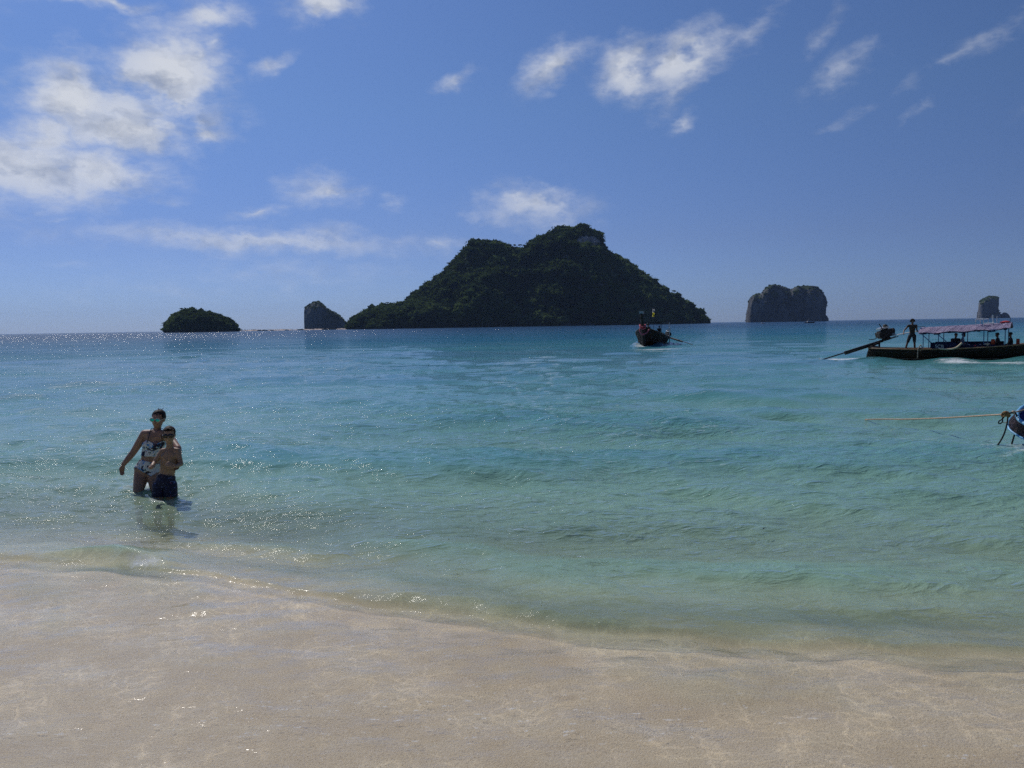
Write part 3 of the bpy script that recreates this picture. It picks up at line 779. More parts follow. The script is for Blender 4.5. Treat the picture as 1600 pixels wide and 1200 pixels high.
def hair_mesh(c, face, s, mode, g, up=Vector((0, 0, 1))):
    f, u, r = head_frame(face, up); bm = bmesh.new()
    ell_mesh(bm, c+u*.036*s-f*.020*s, .082*s, .096*s, .086*s, r, f, u, 22, 16)
    # cut away the face
    cut = [v for v in bm.verts if (v.co-c).dot(f) > (.045 if mode != 'curly' else .05)*s and (v.co-c).dot(u) < .062*s or (v.co-c).dot(u) < -.035*s or ((v.co-c).dot(f) > .0*s and (v.co-c).dot(u) < .012*s)]
    bmesh.ops.delete(bm, geom=cut, context='VERTS')
    for v in bm.verts:
        q = mn.noise(v.co*42)*.010*s
        v.co += (v.co-c).normalized()*q
    me = bpy.data.meshes.new('hair'); 
    if mode == 'bun':
        b = c - f*.105*s + u*.055*s + r*.010*s; ell_mesh(bm, b, .036*s, .036*s, .034*s, r, f, u, 12, 8)
        for k in range(10):
            a = k*.63; seg_mesh(bm, c+u*.118*s-f*(.02+.006*k)*s+r*math.sin(a)*.02*s, c+u*(.128+.012*math.sin(a*3))*s-f*(.035+.006*k)*s+r*math.sin(a)*.035*s, .004*s, .001*s, 5)
    if mode == 'curly':
        for k in range(70):
            d = Vector(g.normal(size=3)); d.normalize(); 
            if d.dot(u) < -.25 or (d.dot(f) > .45 and d.dot(u) < .45): continue
            ell_mesh(bm, c+u*.02*s-f*.01*s+d*.105*s, .034*s, .034*s, .032*s, r, f, u, 8, 6)
    if mode == 'short':
        for k in range(46):
            t_ = (k % 12-5.5)/6; q = k//12
            a = c+u*(.108-.01*abs(t_)*3)*s+f*(.045-.04*q)*s+r*t_*.055*s
            seg_mesh(bm, a, a+(f*.028+u*.010*math.sin(k)-r*.018)*s, .010*s, .003*s, 6)
    bm.to_mesh(me); bm.free()
    for p in me.polygons: p.use_smooth = True
    return me
def person_mesh(J, s=1.0, voxel=.008, female=False, chest=(.15, .105), waist=(.12, .095), hips=(.165, .115), legs=True, fat=1.0):
    bm = bmesh.new(); V3 = lambda k: Vector(J[k])
    face = V3('face')
    tx = (V3('shL')-V3('shR')).normalized(); sp = (V3('neck')-V3('pelvis')).normalized(); ty = sp.cross(tx).normalized()
    hx = (V3('hipL')-V3('hipR')).normalized()
    ch = V3('chest'); wa = V3('waist'); pe = V3('pelvis'); nk = V3('neck')
    loft(bm, [(pe-sp*.09*s, hips[0]*.72, hips[1]*.8, hx, ty), (pe, hips[0], hips[1], hx, ty), (pe.lerp(wa, .5), (hips[0]+waist[0])/2, (hips[1]+waist[1])/2, (hx+tx).normalized(), ty),
              (wa, waist[0], waist[1], tx, ty), (wa.lerp(ch, .5), (waist[0]+chest[0])/2, (waist[1]+chest[1])/2, tx, ty), (ch, chest[0], chest[1], tx, ty),
              (ch.lerp((V3('shL')+V3('shR'))/2, .75), chest[0]*1.02, chest[1]*.85, tx, ty), ((V3('shL')+V3('shR'))/2+sp*.035*s, chest[0]*.55, chest[1]*.55, tx, ty)])
    mid = (V3('shL')+V3('shR'))/2
    for k in ('shL', 'shR'): seg_mesh(bm, mid+sp*.02*s, V3(k), .050*s, .050*s*fat)
    hc = V3('head'); f, u, r = head_frame(face, (hc-nk).normalized()*.6+Vector((0, 0, 1)))
    seg_mesh(bm, nk-sp*.02*s, hc-u*.05*s-f*.015*s, .055*s if not female else .050*s, .048*s)
    head(bm, hc, face, s*J.get('hs', 1.0), (hc-nk).normalized()*.6+Vector((0, 0, 1)))
    front = -ty if ty.dot(f) < 0 else ty
    if female:
        for k in (-1, 1): ell_mesh(bm, ch+tx*k*.068*s+front*chest[1]*.72-sp*.005*s, .062*s, .055*s, .062*s, tx, ty, sp)
    else:
        for k in (-1, 1): ell_mesh(bm, ch+tx*k*.06*s+front*chest[1]*.60+sp*.03*s, .062*s, .032*s, .05*s, tx, ty, sp)
    for S in 'LR':
        sh, el, wr = V3('sh'+S), V3('el'+S), V3('wr'+S)
        seg_mesh(bm, sh, sh.lerp(el, .45), .050*s*fat, .045*s*fat); seg_mesh(bm, sh.lerp(el, .45), el, .045*s*fat, .037*s*fat)
        seg_mesh(bm, el, el.lerp(wr, .35), .037*s*fat, .036*s*fat); seg_mesh(bm, el.lerp(wr, .35), wr, .036*s*fat, .026*s*fat)
        hd = J.get('hand'+S)
        if hd: hand(bm, wr, hd[0], hd[1], s, hd[2], hd[3])
        if legs:
            hp, kn, an = V3('hip'+S), V3('kn'+S), V3('an'+S)
            seg_mesh(bm, hp, hp.lerp(kn, .5), .088*s*fat, .074*s*fat); seg_mesh(bm, hp.lerp(kn, .5), kn, .074*s*fat, .054*s*fat)
            seg_mesh(bm, kn, kn.lerp(an, .3), .052*s, .056*s*fat); seg_mesh(bm, kn.lerp(an, .3), an, .056*s*fat, .034*s)
            ft = J.get('foot'+S, (an.x+front.x*.16*s, an.y+front.y*.16*s, an.z-.05*s))
            seg_mesh(bm, an-Vector((0, 0, .03*s)), Vector(ft), .036*s, .026*s, 12, ((0, 0, 1), .75))
    return fuse(bm, voxel), dict(sp=sp, tx=tx, ty=ty, front=front, f=f, u=u, r=r)
def seg_dist(p, a, b):
    d = b-a; t_ = max(0, min(1, (p-a).dot(d)/d.length_squared)); return (p-(a+d*t_)).length
def garment(me, test, off, name='garment', flare=None):
    bm = bmesh.new(); bm.from_mesh(me); bm.normal_update()
    bmesh.ops.delete(bm, geom=[f for f in bm.faces if not test(f.calc_center_median())], context='FACES')
    for v in bm.verts: v.co += v.normal*off
    if flare:
        for v in bm.verts: v.co += flare(v.co)
    seen = set(); best = []
    for f0 in bm.faces:
        if f0 in seen: continue
        isl = [f0]; seen.add(f0); st = [f0]
        while st:
            for e in st.pop().edges:
                for f2 in e.link_faces:
                    if f2 not in seen: seen.add(f2); isl.append(f2); st.append(f2)
        if len(isl) > len(best): best = isl
    keep = set(best); bmesh.ops.delete(bm, geom=[f for f in bm.faces if f not in keep], context='FACES')
    bmesh.ops.smooth_vert(bm, verts=bm.verts, factor=.4, use_axis_x=True, use_axis_y=True, use_axis_z=True)
    g_ = bm.faces[:]; r = bmesh.ops.solidify(bm, geom=g_, thickness=.004)
    out = bpy.data.meshes.new(name); bm.to_mesh(out); bm.free()
    for p in out.polygons: p.use_smooth = True
    return out
def tube(bm, pts, r, k=8, closed=False, r1=None):
    pts = [Vector(p) for p in pts]; rows = []
    n = len(pts); up = None
    for i, p in enumerate(pts):
        a = pts[(i-1) % n] if (closed or i > 0) else p; b = pts[(i+1) % n] if (closed or i < n-1) else p
        d = (b-a).normalized()
        if up is None: up = d.orthogonal().normalized()
        up = (up-d*up.dot(d)).normalized(); q = d.cross(up); rr = r if r1 is None else r+(r1-r)*i/(n-1)
        rows.append([bm.verts.new(p+up*math.cos(2*math.pi*j/k)*rr+q*math.sin(2*math.pi*j/k)*rr) for j in range(k)])
    for A, B in (zip(rows, rows[1:]+rows[:1]) if closed else zip(rows, rows[1:])):
        for i in range(k): j = (i+1) % k; bm.faces.new((A[i], A[j], B[j], B[i]))
    if not closed: bm.faces.new(rows[0][::-1]); bm.faces.new(rows[-1])
def smooth_path(pts, n=10):
    pts = [Vector(p) for p in pts]; out = []
    P = [pts[0]*2-pts[1]]+pts+[pts[-1]*2-pts[-2]]
    for i in range(1, len(P)-2):
        for k in range(n):
            t_ = k/n; a, b, c, d = P[i-1:i+3]
            out.append(.5*((2*b)+(c-a)*t_+(2*a-5*b+4*c-d)*t_*t_+(3*b-a-3*c+d)*t_**3))
    out.append(pts[-1]); return out
def bm_box(bm, c, X, Y, Z):
    """box of half extents along three vectors"""
    c, X, Y, Z = map(Vector, (c, X, Y, Z))
    v = [bm.verts.new(c+X*a+Y*b+Z*d) for a in (-1, 1) for b in (-1, 1) for d in (-1, 1)]
    for f in ((0, 1, 3, 2), (4, 6, 7, 5), (0, 4, 5, 1), (2, 3, 7, 6), (0, 2, 6, 4), (1, 5, 7, 3)): bm.faces.new([v[i] for i in f])
def done(bm, name, smooth=False, recalc=True):
    if recalc: bmesh.ops.recalc_face_normals(bm, faces=bm.faces)
    me = bpy.data.meshes.new(name); bm.to_mesh(me); bm.free()
    if smooth:
        for p in me.polygons: p.use_smooth = True
    return me
def shades(c, F_, s, lens, frame, root, w=.030, h=.024):
    f, u, r = F_['f'], F_['u'], F_['r']
    for k in (-1, 1):
        bm = bmesh.new(); ell_mesh(bm, c+u*.006*s+f*.090*s+r*k*.034*s, w*s, .006*s, h*s*.86, r, f, u, 14, 8)
        link('lens', done(bm, 'lens', True), lens, root)
    bm = bmesh.new()
    for k in (-1, 1):
        cc = c+u*.006*s+f*.088*s+r*k*.034*s
        tube(bm, [cc+r*math.cos(a)*w*s*1.05+u*math.sin(a)*h*s*.92 for a in [6.283*i/14 for i in range(14)]], .0042*s, 6, True)
        tube(bm, [cc+r*k*w*s, c+r*k*.080*s+u*.012*s-f*.005*s], .0042*s, 6)
    tube(bm, [c+u*.014*s+f*.090*s-r*.008*s, c+u*.014*s+f*.090*s+r*.008*s], .004*s, 6)
    link('sunglasses', done(bm, 'sunglasses'), frame, root)

# ---------------------------------------------------------------- the woman and the boy in the water
def build_bathers():
    g = np.random.default_rng(3)
    def P(Y): return lambda u, v, dy=0.0: W(160+u/4.617, 620+v/4.617, Y+dy)
    YW, YB_ = 11.0, 10.52
    q = P(YW)
    J = dict(hs=1.10, head=q(403, 161, -.02), neck=q(392, 240), shR=q(306, 268), shL=q(468, 272, -.06), chest=q(378, 340), waist=q(348, 448), pelvis=q(328, 520),
             hipR=q(288, 540), hipL=q(372, 545), knR=q(256, 690, -.16), knL=q(392, 700, -.10), anR=q(272, 915, -.02), anL=q(395, 925, 0), 
             elR=q(222, 402, -.02), wrR=q(152, 488, -.08), elL=q(546, 372, -.34), wrL=q(553, 462, -.46), face=Vector((-.04, -.99, -.07)))
    J['handR'] = (q(134, 560, -.10), (.9, -.3, 0), .30, 1); J['handL'] = (q(540, 520, -.5), (-.5, -.8, 0), .4, -1)
    me, Fm = person_mesh(J, 1.0, .008, True, chest=(.155, .105), waist=(.138, .105), hips=(.185, .13), fat=1.22)
    base = Vector((J['pelvis'].x, YW, -.58))
    def place(o): o.location = -base; return o
    root = link('person', None, label='woman in floral bikini and mirrored sunglasses wading with her arm out', cat='woman', group='bathers wading off the beach'); root.location = base
    place(link('body', me, SKIN_W, root))
    def uv(p): # back to the photo crop
        k = 1232/p.y*1.0
        d = M3.inverted() @ (p-Vector((0, 0, H))); px = 800+F*d.x/-d.z; py = 600-F*d.y/-d.z
        return (px-160)*4.617, (py-620)*4.617
    A = Vector
    arms = [(A(J['shR'])+(A(J['elR'])-A(J['shR']))*.28, A(J['elR'])), (A(J['elR']), A(J['wrR'])), (A(J['shL'])+(A(J['elL'])-A(J['shL']))*.3, A(J['elL'])), (A(J['elL']), A(J['wrL']))]
    def noarm(p): return all(seg_dist(p, a, b) > .066 for a, b in arms) and seg_dist(p, A(J['wrR']), q(134, 560)) > .1
    def top(p):
        u, v = uv(p)
        if not noarm(p): return False
        lo = 432 + (u-360)*.06
        upc = 340 - 24*math.cos((u-330)/34.0)**2 if 285 < u < 460 else 330
        back = (p-A(J['chest'])).dot(Fm['front']) < -.02
        return (360 if back else upc) < v < lo
    def bottom(p):
        u, v = uv(p)
        if not noarm(p): return False
        hi = 452 + (u-260)*.22
        lo = 512 + 62*max(0, 1-abs(u-352)/105.0)
        back = (p-A(J['pelvis'])).dot(Fm['front']) < -.02
        return hi < v < (590 if back else lo)
    place(link('bikini_top', garment(me, top, .009), FLORAL, root)); place(link('bikini_bottom', garment(me, bottom, .008), FLORAL, root))
    for a, b in (((322, 330), (352, 232)), ((432, 334), (420, 236))):
        bm = bmesh.new(); tube(bm, smooth_path([q(*a, -.125), q((a[0]+b[0])/2, (a[1]+b[1])/2, -.115), q(*b, -.045), q(b[0]+14, b[1]-6, .03)], 4), .006, 6)
        place(link('strap', done(bm, 'strap'), LENS_BLACK, root))
    place(link('hair', hair_mesh(A(J['head']), J['face'], 1.10, 'bun', g, Fm['u']), HAIR, root))
    bm = bmesh.new(); c = A(J['head']); tube(bm, smooth_path([c-Fm['u']*.046+Fm['f']*.084-Fm['r']*.022, c-Fm['u']*.049+Fm['f']*.090, c-Fm['u']*.046+Fm['f']*.084+Fm['r']*.022], 3), .005, 6); place(link('lips', done(bm, 'lips', True), LIPS, root))
    n0 = len(root.children); shades(c, Fm, 1.10, LENS_TEAL, FRAME_PALE, root)
    for ch in root.children:
        if ch.name.split('.')[0] in ('lens', 'sunglasses'): ch.location = -base
    # the boy
    q = P(YB_)
    J = dict(head=q(481, 276, -.02), neck=q(487, 352), shR=q(434, 394), shL=q(541, 390), chest=q(486, 440), waist=q(468, 545), pelvis=q(454, 605),
             hipR=q(415, 632), hipL=q(488, 632), knR=q(408, 790, -.03), knL=q(492, 790, 0), anR=q(405, 965, 0), anL=q(498, 965, .02),
             elR=q(376, 476, -.03), wrR=q(352, 512, -.22), elL=q(567, 484, -.04), wrL=q(530, 503, -.15), face=Vector((.28, -.95, -.10)), hs=1.13)
    J['handR'] = (q(340, 488, -.34), (.7, 0, -.6), .75, 1); J['handL'] = (q(498, 492, -.17), (0, .8, -.4), .35, 1)
    me, Fm = person_mesh(J, .88, .0072, False, chest=(.118, .082), waist=(.104, .076), hips=(.118, .088), fat=.95)
    base = Vector((J['pelvis'].x, YB_, -.55))
    root = link('person', None, label='bare-chested boy in dark swim shorts and black sunglasses standing in front', cat='boy', group='bathers wading off the beach'); root.location = base
    link('body', me, SKIN_B, root).location = -base
    arms2 = [(A(J['shR']), A(J['elR'])), (A(J['elR']), A(J['wrR'])), (A(J['shL']), A(J['elL'])), (A(J['elL']), A(J['wrL']))]
    def sh(p):
        u, v = uv(p); return v > 563 + (u-450)*.12 and v < 720 and all(seg_dist(p, a, b) > .055 for a, b in arms2)
    def fl(p):
        u, v = uv(p); k = max(0, (v-580)/110)*.018; d = Vector((p.x-J['pelvis'][0], p.y-YB_, 0)); return d.normalized()*k if d.length else d
    link('swim_shorts', garment(me, sh, .012, flare=fl), SHORTS, root).location = -base
    link('hair', hair_mesh(A(J['head']), J['face'], .995, 'short', g, Fm['u']), HAIR, root).location = -base
    c = A(J['head'])
    bm = bmesh.new(); tube(bm, smooth_path([c-Fm['u']*.043+Fm['f']*.076-Fm['r']*.018, c-Fm['u']*.045+Fm['f']*.082, c-Fm['u']*.043+Fm['f']*.076+Fm['r']*.018], 3), .004, 6); link('lips', done(bm, 'lips', True), LIPS, root).location = -base
    shades(c, Fm, .995, LENS_BLACK, LENS_BLACK, root, .034, .027)
    for ch in root.children:
        if ch.name.split('.')[0] in ('lens', 'sunglasses'): ch.location = -base
build_bathers()
# ---------------------------------------------------------------- boats
WOOD_DARK = paint('dark_hull_wood', (.035, .022, .015), .55, .4, .3, 3.0, .01)
WOOD_RAIL = paint('varnished_rail', (.24, .13, .06), .45, .5, .2, 5.0)
WOOD_DECK = paint('deck_boards', (.20, .13, .08), .7, .3, .25, 4.0)
METAL_DK = paint('greasy_metal', (.04, .036, .033), .6, .4, .3, 12.0, 0, .2)
METAL_LT = paint('worn_steel', (.62, .62, .60), .3, .5, .1, 12.0, 0, .7)
PIPE_WHITE = paint('white_pipe', (.72, .73, .74), .5)
NAVY = paint('navy_tarp', (.018, .026, .085), .6, .3, .15, 5.0)
ORANGE = paint('orange_vest', (.50, .07, .02), .7, .3, .15, 9.0)
RED = paint('red_cloth', (.60, .05, .05), .7)
PINK = paint('pink_ribbon', (.75, .16, .20), .7)
ROPE_TAN = paint('tan_rope', (.52, .38, .27), .85, .2, .25, 60)
ROPE_BLACK = paint('black_rope', (.035, .033, .035), .8, .2, .2, 60)
ROPE_BROWN = paint('brown_rope', (.30, .18, .08), .85, .2, .3, 60)
CREAM = paint('cream_hose', (.62, .50, .32), .5)
CLOTH_DK = paint('dark_cloth', (.035, .035, .04), .8)
CLOTH_KH = paint('khaki_cloth', (.075, .05, .035), .8)
CLOTH_WH = paint('white_cloth', (.62, .62, .62), .8)
CLOTH_GY = paint('grey_cloth', (.22, .22, .25), .8)
POST_BLUE = paint('blue_post', (.05, .12, .26), .5)
YEL = paint('yellow_cloth', (.80, .75, .10), .7)
BLUE_RAIL = paint('light_blue_paint', (.16, .42, .66), .45, .5, .12, 9)
PURPLE = paint('faded_brown_hull', (.17, .10, .12), .6, .4, .35, 7)
DEEP_BLUE = paint('deep_blue_paint', (.04, .06, .28), .5, .4, .2, 7)
def canopy_mat():
    m, t = mat_new('lilac_canopy')
    P = t.v(t.node('TexCoord').outputs['Object'])
    w = t.node('TexWave', {'Vector': t.map(P, rot=(0, 0, R(24))).o and None} if False else {}, wave_type='BANDS', bands_direction='X')
    t.t.links.new(t.map(P, rot=(0, 0, R(18))).o, w.inputs['Vector']); w.inputs['Scale'].default_value = .9; w.inputs['Distortion'].default_value = 1.5; w.inputs['Detail'].default_value = 3
    c = t.mix(t.v(w.outputs['Fac']).smooth(.6, .95)*.7, (.42, .37, .52), (.24, .20, .34))
    c = t.mix(t.noise(P, 3, 5).smooth(.45, .7)*.6, c, (.62, .50, .62))
    t.node('OutputMaterial', {0: t.node('BsdfPrincipled', {'Base Color': c, 'Roughness': .7}).outputs[0]}); return m
CANOPY = canopy_mat()

def hull_sections(L, beam, g0, gm, g1, prow, n=48, full=2.2):
    """per station: x, half beam at the rail, rail height, half beam at the chine, bottom height"""
    out = []
    for i in range(n+1):
        t_ = i/n; x = t_*L
        b = beam/2*(1-max(0, (t_-.42)/.58)**full)*(1-max(0, (.25-t_)/.25)**2*.42)
        b = max(b, .045)
        g = g0*(1-t_)**2 + 2*gm*t_*(1-t_)+g1*t_**2
        g += prow*max(0, (t_-.86)/.14)**2.0*.5
        bot = -.28 + .75*max(0, (t_-.72)/.28)**2 + .22*max(0, (.12-t_)/.12)
        out.append((x, b, g, b*(.72 if t_ < .6 else .72-.5*(t_-.6)), bot))
    return out
def build_hull(root, S, mat, rail_mat, planks=6, th=.05):
    prof = [(1.0, 1.0), (.985, .86), (.96, .7), (.92, .52), (.84, .34), (.68, .17), (.42, .05), (0.0, 0.0)]
    bm = bmesh.new(); rows = []
    for x, b, g, ch, bot in S:
        ring = []
        for sgn, pr in ((1, prof), (-1, prof[-2::-1])):
            for k, (w, h) in enumerate(pr):
                lap = .012*((int(h*planks)) % 2)
                ring.append(bm.verts.new((x, sgn*(b*w*(.55+.45*h**.5 if h else 0) if w else 0) + sgn*lap*(w > 0), bot+(g-bot)*h)))
        rows.append(ring)
    for A, B in zip(rows, rows[1:]):
        for i in range(len(A)-1): bm.faces.new((A[i], B[i], B[i+1], A[i+1]))
    bm.faces.new(rows[0])
    geom = bm.faces[:]; bmesh.ops.solidify(bm, geom=geom, thickness=th)
    link('hull', done(bm, 'hull'), mat, root)
    for sgn in (-1, 1):
        bm = bmesh.new(); tube(bm, [(x, sgn*(b+.01), g+.02) for x, b, g, ch, bot in S[::2]], .035, 6)
        link('gunwale', done(bm, 'gunwale'), rail_mat, root)
    bm = bmesh.new()   # rubbing strake under the rail
    for sgn in (-1, 1): tube(bm, [(x, sgn*(b*.975+.02), g-.13) for x, b, g, ch, bot in S[::2]], .018, 5)
    link('rubbing_strake', done(bm, 'rubbing_strake'), mat, root)
    # floor boards
    bm = bmesh.new(); i0, i1 = 1, int(len(S)*.80)
    for i in range(i0, i1):
        x, b, g, ch, bot = S[i]; x2 = S[i+1][0]
        bm_box(bm, ((x+x2)/2, 0, bot+(g-bot)*.42), ((x2-x)/2*.94, 0, 0), (0, b*.80, 0), (0, 0, .018))
    fl = link('floor_boards', done(bm, 'floor_boards'), WOOD_DECK, root, kind='stuff')
    # ribs and thwarts
    for i in range(5, int(len(S)*.85), 7):
        x, b, g, ch, bot = S[i]; bm = bmesh.new(); bm_box(bm, (x, 0, g-.12), (.11, 0, 0), (0, b*.96, 0), (0, 0, .02)); link('thwart', done(bm, 'thwart'), WOOD_DECK, root)
def xform(root, o, a): root.location = o; root.rotation_euler = (0, 0, a)
def to_local(root_o, a, p):
    d = Vector(p)-Vector(root_o); return Vector((d.x*math.cos(a)+d.y*math.sin(a), -d.x*math.sin(a)+d.y*math.cos(a), d.z))
def tail_motor(root, piv, tip, tiller_end, s=1.0):
    """long shaft engine: block, cover, exhaust, tank, frame, shaft with propeller, tiller"""
    piv, tip, te = map(Vector, (piv, tip, tiller_end)); d = (piv-tip).normalized(); side = Vector((0, 0, 1)).cross(d).normalized(); up = d.cross(side)
    if up.z < 0: up = -up
    c = piv + d*.42*s + up*.34*s
    eng = link('engine', None, parent=root)
    def E(name, fn, mat, sm=False):
        bm = bmesh.new(); fn(bm); return link(name, done(bm, name, sm), mat, eng)
    E('engine_block', lambda bm: (bm_box(bm, c, d*.34*s, side*.20*s, up*.20*s), bm_box(bm, c+d*.32*s-up*.06*s, d*.16*s, side*.16*s, up*.15*s), bm_box(bm, c-d*.34*s+up*.02*s, d*.10*s, side*.22*s, up*.13*s),
        [ell_mesh(bm, c+d*(.1*k-.1)*s+up*.24*s+side*.05*s, .055*s, .055*s, .07*s) for k in range(4)], ell_mesh(bm, c+d*.47*s+up*.02*s, .13*s, .13*s, .16*s), ell_mesh(bm, c-up*.26*s, .26*s, .15*s, .12*s)), METAL_DK)
    E('engine_cover', lambda bm: (bm_box(bm, c-d*.06*s+up*.33*s, d*.27*s, side*.17*s, up*.045*s), tube(bm, [c-d*.32*s+up*.30*s+side*.18*s, c+d*.2*s+up*.36*s+side*.18*s], .035*s, 8)), METAL_LT)
    E('exhaust_pipe', lambda bm: tube(bm, smooth_path([c-d*.15*s+up*.15*s-side*.15*s, c-d*.20*s+up*.42*s-side*.15*s, c-d*.26*s+up*.62*s-side*.12*s], 4), .028*s, 8), METAL_DK)
    E('fuel_tank', lambda bm: ell_mesh(bm, c+d*.12*s+up*.40*s, .13*s, .12*s, .09*s), METAL_DK, True)
    E('engine_frame', lambda bm: [tube(bm, [piv-d*.45*s+side*k*.12*s-up*.02*s, piv+d*1.05*s+side*k*.12*s], .022*s, 6) for k in (-1, 1)] + [tube(bm, smooth_path([piv-d*.55*s+up*.28*s, piv-d*.2*s+up*.22*s, c-d*.3*s], 4), .02*s, 6)], METAL_DK)
    E('pivot_post', lambda bm: tube(bm, [piv+Vector((0, 0, -.65*s)), piv], .05*s, 8), METAL_DK)
    sh = link('propeller_shaft', None, parent=root)
    mid = tip.lerp(piv, .42)
    bm = bmesh.new(); tube(bm, [piv+d*.2, mid], .075*s, 8); tube(bm, [mid, tip], .035*s, 8); tube(bm, [piv-up*.09*s, mid-up*.10*s], .030*s, 6)
    link('shaft_tube', done(bm, 'shaft_tube'), METAL_DK, sh)
    bm = bmesh.new(); ell_mesh(bm, tip, .05*s, .05*s, .05*s)
    for k in range(3):
        a = k*2.094; v = side*math.cos(a)+up*math.sin(a); w = d.cross(v); bm_box(bm, tip+v*.09*s, v*.07*s, (w*.9+d*.5).normalized()*.03*s, d*.006*s)
    link('propeller', done(bm, 'propeller'), METAL_LT, sh)
    bm = bmesh.new(); a = c-up*.18*s+d*.1*s+side*.16*s; tube(bm, smooth_path([a, a.lerp(te, .35)-Vector((0, 0, .02)), a.lerp(te, .7), te], 5), .030*s, 8, r1=.024*s)
    tube(bm, [a-side*.05+up*.07, a.lerp(te, .28)+up*.06], .02*s, 6); link('tiller', done(bm, 'tiller'), PIPE_WHITE, root)

def far_person(name, label, o, a, Jl, cloth, s=.95, voxel=.02, shirt=None, pants=None, hair='short', group=None, skin=SKIN_D, cat='person'):
    """Jl: joints in boat coordinates"""
    Mx = Matrix.Translation(o) @ Matrix.Rotation(a, 4, 'Z')
    J = {}
    for k, v in Jl.items():
        if k == 'face': J[k] = (Mx.to_3x3() @ Vector(v))
        elif k.startswith('hand'): J[k] = (Mx @ Vector(v[0]), Mx.to_3x3() @ Vector(v[1]), v[2], v[3])
        elif k == 'hs': J[k] = v
        else: J[k] = Mx @ Vector(v)
    me, Fm = person_mesh(J, s, voxel, False, chest=(.15*s, .10*s), waist=(.12*s, .09*s), hips=(.14*s, .105*s))
    base = Vector((J['pelvis'].x, J['pelvis'].y, min(J['anL'].z, J['anR'].z)-.05))
    root = link(name, None, label=label, cat=cat, group=group); root.location = base
    link('body', me, skin, root).location = -base
    A = Vector
    pz = A(J['waist']).z
    def isarm(p, lo=.4): return any(seg_dist(p, A(J['sh'+S]).lerp(A(J['el'+S]), lo), A(J['el'+S])) < .065 or seg_dist(p, A(J['el'+S]), A(J['wr'+S])) < .07 or seg_dist(p, A(J['wr'+S]), A(J['wr'+S])+(A(J['wr'+S])-A(J['el'+S])).normalized()*.2) < .07 for S in 'LR')
    if shirt: link('shirt', garment(me, lambda p: (not isarm(p)) and pz-.06 < p.z < A(J['neck']).z-.01 and seg_dist(p, A(J['hipL']), A(J['knL'])) > .10 and seg_dist(p, A(J['hipR']), A(J['knR'])) > .10, .012), shirt, root).location = -base
    if pants: link('trousers' if s > 1.5 else 'short_trousers', garment(me, lambda p: (not isarm(p, 0)) and ((p.z < pz-.04 and seg_dist(p, A(J['pelvis']), (A(J['hipL'])+A(J['hipR']))/2) < .22) or seg_dist(p, A(J['hipL']), A(J['hipL']).lerp(A(J['knL']), .85)) < .10 or seg_dist(p, A(J['hipR']), A(J['hipR']).lerp(A(J['knR']), .85)) < .10) and seg_dist(p, A(J['knL']), A(J['anL'])) > .07 and seg_dist(p, A(J['knR']), A(J['anR'])) > .07, .014), pants, root).location = -base
    link('hair', hair_mesh(A(J['head']), J['face'], s, hair, np.random.default_rng(4), Fm['u']), HAIR, root).location = -base
    return root
def seated(x, y, z, ang, lean=0.0, arm=.3):
    """joints of somebody sitting at height z, facing ang in boat coordinates"""
    f = Vector((math.cos(ang), math.sin(ang), 0)); r = Vector((f.y, -f.x, 0)); b = Vector((x, y, z)); u = Vector((0, 0, 1))
    J = dict(pelvis=b+u*.08, waist=b+u*.24+f*lean*.3, chest=b+u*.42+f*lean*.8, neck=b+u*.58+f*lean, head=b+u*.73+f*(lean*1.15+.02), face=f+u*-.15)
    for S, k in (('L', -1), ('R', 1)):
        rr = r*k
        J['sh'+S] = b+u*.52+f*lean+rr*.18; J['el'+S] = b+u*.28+f*(lean*.8+.08)+rr*.23; J['wr'+S] = b+u*.20+f*(lean+.30)+rr*(.23-arm*.3)
        J['hip'+S] = b+u*.06+rr*.09; J['kn'+S] = b+u*.10+f*.40+rr*.12; J['an'+S] = b-u*.28+f*.42+rr*.12
        J['hand'+S] = (J['wr'+S]+f*.15, -u, .3, -k)
    # shL must lie so that shL-shR points to the person's left
    return J

